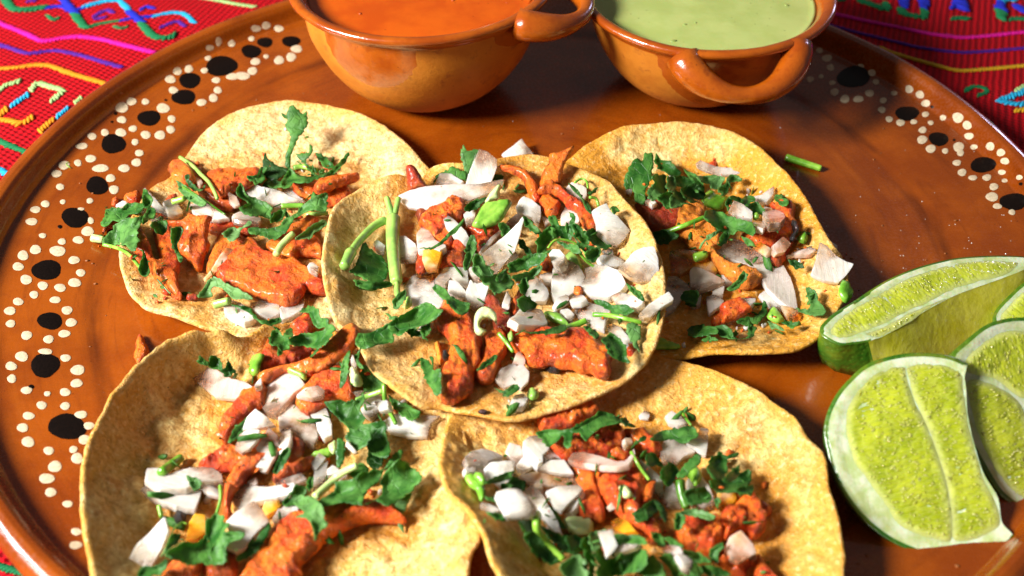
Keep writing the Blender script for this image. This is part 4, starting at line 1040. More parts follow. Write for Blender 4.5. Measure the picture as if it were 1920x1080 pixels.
def piece(line):
    taco_kind, pts, opts, label = ([x.strip() for x in line.split('|')] + ['', ''])[:4]
    tk, kind, crop = taco_kind.split()
    cx, cy, cs = CROP[crop]
    opt = dict(DEF[kind]); 
    for kv in opts.split(','):
        if kv.strip():
            k, v = kv.split('='); opt[k.strip()] = float(v.split(';')[0])
    _seed[0] += 1; seed = _seed[0]
    P = [np.array([[cx + float(a.split(',')[0]) / cs, cy + float(a.split(',')[1]) / cs] for a in grp.split()]) for grp in pts.split('/')]
    if kind == 's':
        ws = [float(x) for x in str(opts.split('w=')[1].split(',')[0]).split(';')] if ';' in opts else [opt['w']] * len(P)
        V, F, T, Ft = stem([(p, w / cs) for p, w in zip(P, ws)], opt, seed)
        poly = np.vstack(P)
    else:
        poly = P[0]; poly = poly.mean(0) + (poly - poly.mean(0)) * {'m': 1.09, 'o': 1.05, 'l': 1.07, 'g': 1.0}[kind]
        if kind == 'o':
            poly = catmull(poly, 4.5, True, 0.06); nn = noise(np.c_[poly, np.zeros(len(poly))], 0.09, seed); poly = poly + rng.normal(0, .22, poly.shape)
        elif kind == 'l':
            poly = catmull(poly, 2.6, True, 0.42)
            nn = noise(np.c_[poly, np.zeros(len(poly))], 0.15, seed); poly = poly + (poly - poly.mean(0)) / (np.linalg.norm(poly - poly.mean(0), axis=1)[:, None] + 1e-6) * (nn * 6.5 + 3.6 * noise(np.c_[poly, np.zeros(len(poly))], 0.33, seed + 1))[:, None]
        else:
            poly = catmull(poly, 4.0, True, 0.45)
            if kind == 'm':
                nn = fbm(np.c_[poly, np.zeros(len(poly))], 0.10, 2, seed); poly = poly + (poly - poly.mean(0)) / (np.linalg.norm(poly - poly.mean(0), axis=1)[:, None] + 1e-6) * (nn * 4.0)[:, None]
        if kind == 'l': V, F, T, Ft = leaf(poly, opt, seed)
        else: V, F, T, Ft = solid(poly, kind, opt, seed)
    o = mesh_obj(NAME[kind][0], V, F, MATK[kind], sharp=0.6 if kind == 'o' else None)
    o['tone'] = float(opt.get('tone', 0.0))
    if kind == 'm':
        at = o.data.attributes.new('rim', 'FLOAT', 'POINT'); at.data.foreach_set('value', solid.rim.astype(np.float32))
    if kind == 'o':
        uu = V - V.mean(0); _, ee = np.linalg.eigh(uu.T @ uu); pr_ = uu @ ee[:, 2]; pr_ = (pr_ - pr_.min()) / (np.ptp(pr_) + 1e-6)
        if seed % 2: pr_ = 1 - pr_
        at = o.data.attributes.new('along', 'FLOAT', 'POINT'); at.data.foreach_set('value', (pr_ * 0.85).astype(np.float32))
        o['stain'] = float(opt.get('stain', 0.15)); o['pink'] = float(opt.get('pink', 0.11)); o['clear'] = float(opt.get('clear', 0.12))
    stamp(T, Ft)
    a = poly; ar = abs(0.5 * np.sum(a[:, 0] * np.roll(a[:, 1], -1) - np.roll(a[:, 0], -1) * a[:, 1])) if kind != 's' else 0
    u = a - a.mean(0); ev = np.linalg.eigvalsh(u.T @ u)
    PIECES.append(dict(o=o, taco=tk, kind=kind, label=label, c=a.mean(0), area=ar, asp=math.sqrt(ev[1] / (ev[0] + 1e-6)), opt=opt))
def pieces(txt):
    for ln in txt.strip().splitlines():
        ln = ln.strip()
        if ln and not ln.startswith('#'): piece(ln)
STOP = set('lying at on in of with behind beside under against leaning crossing standing sticking hanging pointing right left near above below across by over sweeping casting running nearest reaching overhanging dangling draped between among curving where from towards cut half'.split())
def head(label):
    w = label.split(',')[0].split(); out = []
    for x in w:
        if x in STOP and len(out) >= 3: break
        out.append(x)
    return ' '.join(out[:6])
def finish_labels():
    """pieces without a label of their own are told apart by their look and the nearest described pieces"""
    heroes = [p for p in PIECES if p['label']]
    used = {}
    for p in heroes: tag(p['o'], p['label'], NAME[p['kind']][1]); used[p['label']] = 1
    for p in PIECES:
        p['group'] = {'m': 'orange roast meat pieces', 'o': 'chopped white onion', 'g': 'chopped cilantro stems', 's': 'chopped cilantro stems', 'l': 'cilantro leaves'}[p['kind']] + (' on the ' + TACO[p['taco']])
        tag(p['o'], group=p['group'])
    for p in PIECES:
        if p['label']: continue
        k = p['kind']; o = p['opt']
        size = 'tiny' if p['area'] < 160 else 'small' if p['area'] < 500 else 'mid sized' if p['area'] < 1300 else 'broad'
        shape = 'narrow' if p['asp'] > 2.6 else ''
        if k == 'o': col = 'orange stained' if o.get('stain', 0) > .45 else 'pinkish' if o.get('pink', .1) > .3 else 'glassy' if o.get('clear', .12) > .4 else 'white'
        elif k == 'm': col = 'charred black' if o.get('tone', 0) < -1 else 'dark red' if o.get('tone', 0) < -.4 else 'light orange' if o.get('tone', 0) > .2 else 'orange red'
        else: col = 'dark green' if o.get('tone', 0) < -.3 else 'pale green' if o.get('tone', 0) > .4 else 'green'
        noun = {'o': 'onion piece', 'm': 'meat piece', 'g': 'cilantro stem chunk', 's': 'cilantro stem', 'l': 'cilantro leaf'}[k]
        hs = sorted([h for h in heroes if h['taco'] == p['taco']] or heroes, key=lambda q: np.hypot(*(q['c'] - p['c'])))
        for h in hs[:4]:
            dx, dy = p['c'] - h['c']
            side = ('behind' if dy < 0 else 'in front of') if abs(dy) > abs(dx) else ('right of' if dx > 0 else 'left of')
            lab = ' '.join(f"{size if k != 's' else 'thin'} {shape if k != 's' else ''} {col} {noun} {side} the {head(h['label'])}".split())
            if lab not in used and len(lab.split()) <= 16: break
        used[lab] = 1
        tag(p['o'], lab, NAME[k][1])
# ------------------------------------------------------------------ what lies on the tacos: taco, kind (m meat, o onion, l leaf, g stem chunk, s stem), outline, options, label
PRE = '''
A m K1 | 255,720 330,690 360,675 360,760 300,770 265,750 | th=.4
A m K1 | 160,880 230,860 240,900 190,940 120,960 100,1000 95,950 | tone=-.5,th=.4
A o K1 | 190,790 250,758 290,765 270,800 220,805 | pink=.3
A m K1 | 590,500 640,468 700,470 760,530 780,580 720,615 660,600 610,560 | tone=.35 | light orange meat lump at the edge of the taco below the red salsa
A m K1 | 820,680 900,670 1000,690 1100,680 1120,760 1080,800 1000,810 900,760 840,720 | tone=-.5
A m K1 | 885,560 960,540 1040,530 1130,530 1250,535 1265,580 1215,620 1090,660 1000,690 950,680 900,610 | tone=.15 | pink and orange meat slab behind the long white onion strip
A m K1 | 1530,640 1600,600 1700,590 1900,640 1930,720 1820,775 1700,765 1620,720 1550,690 | tone=.1 | wide orange meat slab under the dark cilantro sprig
A m K1 | 1690,640 1720,590 1860,570 1960,552 2005,568 1990,590 1900,620 1800,655 1720,665 | tone=.05 | narrow orange meat strip pointing at the middle tortilla
A m K1 | 880,900 1000,900 1100,905 1200,930 1180,1000 1000,1010 900,980 | tone=-.1,th=.3
A m K2 | 345,290 360,200 365,130 400,160 460,280 470,340 520,370 510,300 480,200 470,130 520,110 580,120 610,200 640,300 660,380 660,440 640,470 660,560 680,610 640,610 590,570 540,510 480,470 450,420 420,360 380,320 | th=.55,tone=-.12 | v shaped red meat piece in the taco below the red salsa
A m K2 | 650,240 680,180 700,120 600,100 590,70 700,60 740,10 790,30 900,40 880,90 870,180 880,260 850,320 830,410 790,415 760,370 720,330 680,300 | th=.5,tone=.05,tilt=25 | pointed orange meat flap hanging down beside the v shaped meat
A m K2 | 880,400 900,330 930,230 980,170 1060,150 1160,200 1200,230 1100,290 1000,380 900,450 | th=.45,tone=.3
A o K2 | 850,490 900,430 960,330 1010,270 1080,290 1060,340 1000,420 920,460 870,510 | stain=.5,th=.28 | yellow tipped onion stick against the big browned meat slab
A m K2 | 975,460 1020,400 1060,330 1100,280 1170,240 1240,220 1270,260 1330,320 1420,340 1540,370 1620,430 1700,470 1730,500 1740,580 1650,590 1600,570 1570,620 1500,680 1430,680 1340,650 1240,620 1170,580 1080,550 1020,500 | th=.6,tone=-.18 | biggest browned meat slab of the taco below the red salsa
A m K2 | 1330,250 1380,180 1460,140 1560,80 1640,45 1700,60 1640,170 1700,200 1730,280 1720,325 1640,310 1560,310 1510,345 1430,310 1370,290 | th=.5,tone=.2 | orange meat piece with a charred end by the middle tortilla
A m K2 | 710,620 760,605 810,615 800,640 740,650 | th=.2
A o K1 | 405,665 440,690 500,760 560,830 590,860 520,900 460,900 440,860 470,800 430,740 | clear=.5
A o K1 | 540,770 620,740 660,800 690,850 640,870 580,860 | stain=.5,clear=.4
A o K1 | 780,580 830,600 850,640 820,650 790,610 | pink=.5
A o K1 | 1030,690 1090,720 1120,790 1080,800 1040,760 | pink=.6
A o K1 | 745,790 800,775 880,780 930,830 940,870 900,905 840,880 770,840 | pink=.35 | rounded pinkish onion petal above the pointed meat flap
A o K1 | 900,800 960,840 1040,890 960,905 910,900 930,850 | pink=.35
A o K1 | 1060,870 1120,845 1220,860 1280,890 1260,925 1160,930 1080,910 | pink=.5,stain=.2
A o K1 | 1400,660 1500,665 1560,720 1600,745 1500,730 | clear=.5
A o K1 | 1140,620 1200,615 1290,650 1400,670 1500,720 1600,750 1590,765 1480,770 1420,800 1300,750 1200,720 1155,670 | th=.26,bend=.3,tilt=18 | long white onion strip lying across the taco below the red salsa
A o K2 | 1200,690 1300,670 1410,680 1420,760 1350,800 1270,770 1220,720 | stain=.35,clear=.5
A o K2 | 1420,730 1480,690 1580,660 1610,650 1590,740 1500,790 1430,810 | clear=.4
A o K2 | 1000,720 1060,675 1130,690 1190,750 1240,800 1200,830 1150,840 1060,790 1010,765 | th=.3 | white onion block at the front edge of the taco below the red salsa
A o K2 | 1625,400 1660,385 1710,420 1700,465 1640,430 |
A s K1 | 670,420 760,480 830,550 890,610 935,690 950,735 | w=30,tone=.3,lift=.15 | split pale green stem leaning over the light orange meat lump
A l K1 | 710,560 740,550 740,590 780,620 800,650 840,660 800,670 760,660 735,630 | tone=-.8
A l K1 | 650,600 720,640 760,680 820,720 870,770 820,780 740,740 690,700 | tone=.1
A s K1 | 690,640 850,740 1010,850 | w=18,tone=-.6
A s K1 | 615,755 705,728 | w=50,tone=.2
A l K1 | 1105,680 1130,620 1150,650 1170,700 1230,730 1310,760 1350,790 1340,850 1350,875 1280,860 1200,850 1140,830 1125,795 1180,760 1120,720 | tone=.1
A s K1 | 1430,785 1600,780 | w=42,tone=.1
A s K1 | 1620,852 1780,838 | w=38,tone=.3
A l K1 | 1345,900 1390,830 1460,810 1450,860 1380,910 | tone=.2
A l K1 | 1200,950 1250,940 1330,950 1420,930 1460,880 1540,840 1580,790 1640,740 1710,705 1755,705 1760,790 1740,830 1650,820 1580,850 1510,900 1480,960 1430,1000 1390,1030 1300,1000 1220,985 | tone=.25,lift=.15 | long strap shaped cilantro leaf sweeping up beside the long white onion strip
A l K1 | 990,990 1060,945 1130,950 1180,900 1195,930 1130,960 1120,1010 1050,1050 1030,1020 | tone=.55
A l K2 | 1540,190 1600,140 1680,80 1750,50 1760,90 1680,150 1640,190 | tone=.3
A s K2 | 1390,310 1440,230 1520,150 | w=58,tone=.5,lift=.1
A l K1 | 1690,400 1720,390 1810,470 1800,500 1740,480 | tone=-.5
A l K1 | 1300,480 1300,430 1315,395 1335,445 1370,470 1420,490 1480,510 1440,560 1400,590 1340,595 1320,560 1290,540 | tone=-.7,tilt=25
A l K1 | 1330,600 1400,600 1440,620 1420,645 1370,650 1335,640 | tone=.2
A l K1 | 1175,560 1240,555 1280,490 1290,540 1310,580 1280,600 1240,620 1210,600 | tone=-.4
A s K1 | 1520,500 1600,490 1700,520 | w=44,tone=.2
A l K1 | 1540,400 1600,400 1640,390 1640,330 1665,340 1660,400 1630,430 1620,460 1690,540 1680,555 1640,520 1600,470 | tone=-.05,tilt=35
A l K1 | 1440,600 1480,540 1500,500 1540,540 1620,560 1700,555 1790,520 1850,460 1910,395 1920,410 1880,480 1800,550 1720,575 1600,610 1540,600 1500,640 1450,640 | tone=.2,lift=.12 | curved cilantro blade at the foot of the upright sprig
A l K1 | 1435,100 1470,110 1490,60 1520,50 1560,75 1580,110 1610,85 1620,150 1600,210 1560,280 1530,340 1505,400 1500,480 1490,500 1465,470 1465,400 1490,330 1500,280 1490,240 1465,190 1480,140 1450,130 | tone=.0,tilt=42,lift=.2 | upright cilantro sprig casting a shadow on the pale tortilla
A l K1 | 85,925 110,860 115,820 170,800 230,800 280,770 380,770 390,800 350,840 280,850 250,880 200,900 170,890 130,930 | tone=-.35
A l K2 | 95,205 150,140 200,80 260,50 330,40 390,30 380,70 350,120 350,200 340,260 300,270 270,240 210,230 150,225 | tone=.15,lift=.15,wave=.25 | large crumpled cilantro leaf hanging over the dotted rim side of a taco
A l K1 | 385,760 400,660 430,690 460,740 455,790 480,810 470,860 430,890 390,910 395,860 425,810 400,800 | tone=.25,wave=.25,lift=.1
A s K2 | 95,235 200,260 290,310 350,380 400,440 | w=28,tone=.1,lift=.05
A l K2 | 360,420 380,360 390,300 370,270 400,290 420,350 440,440 400,465 | tone=-.3
A s K2 | 12,185 100,200 | w=62,tone=.6
A l K1 | 460,910 560,900 570,960 540,1000 500,980 470,950 | tone=-.2
A l K2 | 605,180 610,130 650,110 695,120 670,190 650,250 690,340 660,345 640,290 610,240 | tone=-.1
A l K2 | 900,490 960,490 1000,520 1080,560 1180,610 1210,640 1130,640 1060,635 1000,570 940,550 910,560 910,625 820,625 840,580 | tone=.3 | forked cilantro leaf in front of the biggest browned meat slab
A s K2 | 925,688 1040,655 | w=68,tone=.35
A l K2 | 1060,690 1150,700 1210,720 1260,790 1330,800 1410,780 1420,810 1340,835 1260,810 1180,740 | tone=-.2
A s K2 | 495,490 540,540 600,605 | w=14,tone=-.9
A l K2 | 470,610 510,615 505,635 480,630 | tone=-.3
P s K1 | -160,455 -185,470 -150,500 | w=6,tone=.1 | tiny curled green thread on the dotted rim
C m K7 | 220,500 330,460 420,460 440,520 540,540 530,640 440,690 330,690 270,600 | tone=-.7,crumb=1
C m K7 | 530,690 540,570 600,520 700,530 740,580 720,640 760,640 800,700 830,760 840,820 810,870 860,920 950,960 1080,990 1130,1050 1050,1090 950,1070 870,1010 800,930 740,850 700,830 620,800 570,740 | tone=.6,th=.65 | pale orange curled meat piece in the middle of the taco below the green salsa
C m K7 | 1180,520 1280,510 1330,500 1390,510 1390,600 1415,680 1380,770 1330,870 1270,945 1200,900 1100,800 1000,760 1080,720 1200,690 1300,650 1290,560 | tone=-.25,crumb=1,th=.5 | hook shaped browned meat piece with a burnt edge, right of the pale meat
C m K7 | 1375,620 1400,630 1418,690 1385,765 1365,740 1390,690 | tone=-1.7,th=.4,lift=.1
C o K8 | 370,380 430,365 500,420 550,460 480,520 420,600 350,640 340,500 | clear=.5 | glassy onion slab half under the middle tortilla's right edge
C o K8 | 385,190 450,160 560,170 680,230 730,330 640,320 560,300 470,340 400,330 | stain=.6,clear=.4
C o K8 | 520,560 570,480 630,480 610,580 560,590 | clear=.6
C s K7 | 340,730 470,690 600,640 720,590 | w=42,tone=0,lift=.1
C l K7 | 330,720 420,690 530,730 400,790 | tone=-.5
C o K8 | 700,470 760,430 790,450 780,510 700,510 | pink=.3
C o K8 | 770,350 860,370 850,420 800,420 | pink=.3
C o K8 | 535,330 570,300 680,340 800,390 760,420 680,450 600,470 540,430 | pink=.3 | pinkish onion wedge with rusty specks on the taco below the green salsa
C o K8 | 655,520 720,510 790,550 760,590 680,650 665,620 | pink=.2
C o K8 | 920,530 1030,530 1020,560 980,590 | clear=.5
C m K8 | 700,680 780,640 770,710 710,710 | tone=-.3
C m K8 | 775,570 880,520 930,530 990,600 960,630 860,680 780,690 | tone=-.05,th=.5,tilt=20 | bright red orange meat cube at the front of the taco below the green salsa
C o K8 | 1050,510 1110,470 1160,520 1220,580 1210,640 1130,580 1090,550 | clear=.3
C o K7 | 810,880 860,800 940,770 1000,790 1100,860 1200,930 1300,980 1350,1060 1390,1160 1410,1290 1330,1260 1260,1210 1180,1130 1130,1020 1040,960 900,920 | th=.22,pink=.22,clear=.25,bend=.12 | longest curved onion slice, draped over the pale orange curled meat
C o K8 | 1215,580 1280,590 1345,620 1345,680 1260,665 | stain=.5,clear=.6
C o K7 | 665,190 700,175 800,215 900,225 1040,210 1050,250 960,275 850,280 740,250 675,215 | th=.2,tilt=12 | thin bow shaped onion strip against the orange back wall
C o K7 | 1080,450 1160,430 1250,370 1250,430 1190,490 1110,490 | stain=.35,clear=.5
C o K7 | 275,480 320,470 370,495 330,520 | pink=.3
C o K7 | 130,390 190,380 170,430 |
C o K7 | 1090,830 1150,785 1235,840 1190,890 | stain=.45
C o K7 | 1230,810 1300,750 1365,800 1320,860 1250,880 1230,850 | pink=.5,stain=.25,th=.35
C o K8 | 1510,100 1560,90 1640,140 1600,180 | pink=.5
C o K8 | 1240,220 1330,180 1440,145 1490,170 1430,205 1330,205 | pink=.4
C l K8 | 1270,230 1340,240 1390,280 1330,290 | tone=-.6
C o K8 | 1440,350 1480,240 1510,110 1570,140 1620,200 1690,250 1750,275 1700,350 1640,405 1540,390 | tilt=22,th=.22 | big white pointed onion piece near the lime wedge with the green tip
C l K7 | 125,320 160,230 200,170 260,170 270,120 330,130 330,230 310,330 280,380 270,470 210,460 190,380 140,370 | tone=-.2,wave=.3,tilt=20 | large dark lobed cilantro leaf on the taco below the green salsa
C l K7 | 355,180 370,120 400,160 480,180 540,260 520,285 450,260 390,230 | tone=-.1
C l K7 | 300,440 310,380 350,330 320,290 420,270 430,340 440,380 400,430 340,460 | tone=.1
C l K7 | 380,440 450,400 490,430 460,530 480,550 420,500 | tone=-.1
C l K7 | 460,480 500,380 520,400 560,400 590,370 650,420 600,480 560,500 480,510 | tone=.1
C l K7 | 500,290 600,290 680,330 660,400 560,360 510,350 | tone=0
C l K7 | 440,310 480,280 510,330 500,380 460,400 | tone=.5
C l K7 | 580,240 640,270 700,300 720,390 680,360 620,300 | tone=-.7
C l K7 | 550,380 640,340 700,370 720,430 650,470 590,450 | tone=-.5
C l K7 | 670,290 780,280 860,290 840,350 780,380 760,340 700,320 | tone=.15
C g K7 | 700,480 750,390 820,420 900,440 860,530 800,530 | tone=.05 | bright green stem flap in the heart of the taco below the green salsa
C l K7 | 830,380 880,340 900,290 970,280 990,320 920,330 900,400 870,430 | tone=.0
C l K7 | 880,470 930,430 930,480 900,530 | tone=-.3
C l K7 | 920,440 980,430 1010,470 960,480 | tone=-.2
C l K7 | 975,490 1060,420 1100,460 1020,510 | tone=.3
C l K7 | 1040,510 1110,480 1180,540 1130,570 1080,540 | tone=-.4
C g K7 | 1090,560 1130,550 1130,600 1090,610 | tone=-.3
C l K7 | 1255,420 1350,460 1350,500 1290,505 | tone=-.1
C o K7 | 905,550 940,480 1010,510 1075,560 1075,620 1020,610 940,590 | th=.35,tilt=20 | white onion chunk beside the bright green stem flap
C o K7 | 1085,640 1150,635 1185,670 1160,700 1090,680 | pink=.6
C o K7 | 1155,580 1190,540 1290,545 1325,620 1290,660 1200,670 | pink=.4,th=.35 | pink tinged onion cube on the hook shaped browned meat
C l K7 | 730,580 780,540 860,560 930,590 1000,610 1080,640 1085,720 1040,710 980,680 920,720 830,680 760,620 | tone=-.2,wave=.2 | dark glossy cilantro spray over the pale orange curled meat
C l K7 | 690,800 740,740 800,700 840,690 800,730 730,770 700,820 | tone=.1
C l K7 | 830,780 870,700 910,710 900,760 850,800 | tone=-.3
C l K7 | 1000,730 1060,760 1110,810 1060,800 1020,770 | tone=-.3
C g K7 | 640,860 740,840 745,890 655,925 | tone=.0
C l K8 | 815,445 870,400 930,325 965,345 940,400 880,455 | tone=.0
C g K8 | 1340,60 1380,20 1420,50 1400,110 1350,90 | tone=-.3,th=.35
C g K8 | 1650,450 1690,375 1760,470 1710,555 1660,510 | tone=-.1 | green stem chunk between the big white onion and the lime
C l K8 | 1410,455 1470,460 1500,540 1550,610 1510,640 1420,640 1340,590 1430,590 | tone=.0
C l K8 | 980,690 1060,620 1090,530 1110,600 1080,660 1030,720 | tone=.2,tilt=20
C g K8 | 1110,640 1160,580 1240,670 1200,705 1130,680 | tone=.1
C l K8 | 880,690 960,660 1010,670 950,720 | tone=.2
C l K8 | 740,730 800,720 850,760 890,820 960,810 970,750 960,690 1020,740 1000,800 940,820 860,820 760,790 | tone=.15 | toothed cilantro leaf in front of the red orange meat cube
C l K8 | 530,740 640,720 730,740 720,780 620,800 530,800 | tone=-.2
C l K8 | 620,830 690,805 740,830 660,845 | tone=.0
C l K8 | 1230,700 1280,690 1350,700 1320,735 1260,720 | tone=.1
C l K8 | 1120,690 1200,720 1235,755 1160,740 | tone=.5
C g K8 | 260,890 300,820 460,870 430,895 | tone=0
C l K8 | 470,520 500,460 600,480 560,560 | tone=-.3
P s K7 | 1335,140 1600,225 | w=56,tone=-.05,lift=.02 | loose green cilantro stem on the bare plate behind the limes
P o K3 | 1365,120 1440,65 1510,12 1550,60 1600,125 1500,130 1410,168 | tilt=25,th=.2 | white onion piece on the bare plate behind the topmost middle taco
P m K9 | 50,180 60,90 80,40 110,50 130,90 155,150 110,220 75,245 60,220 | th=.3 | small orange meat crumb alone on the plate by the dotted rim
E o K14 | 670,180 720,140 790,180 840,235 760,250 690,220 | clear=.4
E m K13 | 765,180 850,140 950,90 1050,55 1120,55 1190,110 1180,160 1100,190 1010,240 900,260 800,265 | crumb=1,th=.55,tone=.05 | crumbly orange meat under the front edge of the topmost middle taco
D o K10 | 1110,870 1200,800 1330,800 1540,810 1470,870 1440,960 1300,960 1180,930 | th=.2 | wide white onion slab sticking out under the tip of the topmost middle taco
D l K10 | 1160,650 1220,690 1340,740 1385,780 1330,830 1270,800 1200,740 | tone=-.4
D l K10 | 950,440 1010,440 1100,540 1110,590 1000,620 960,560 | tone=-.3
'''
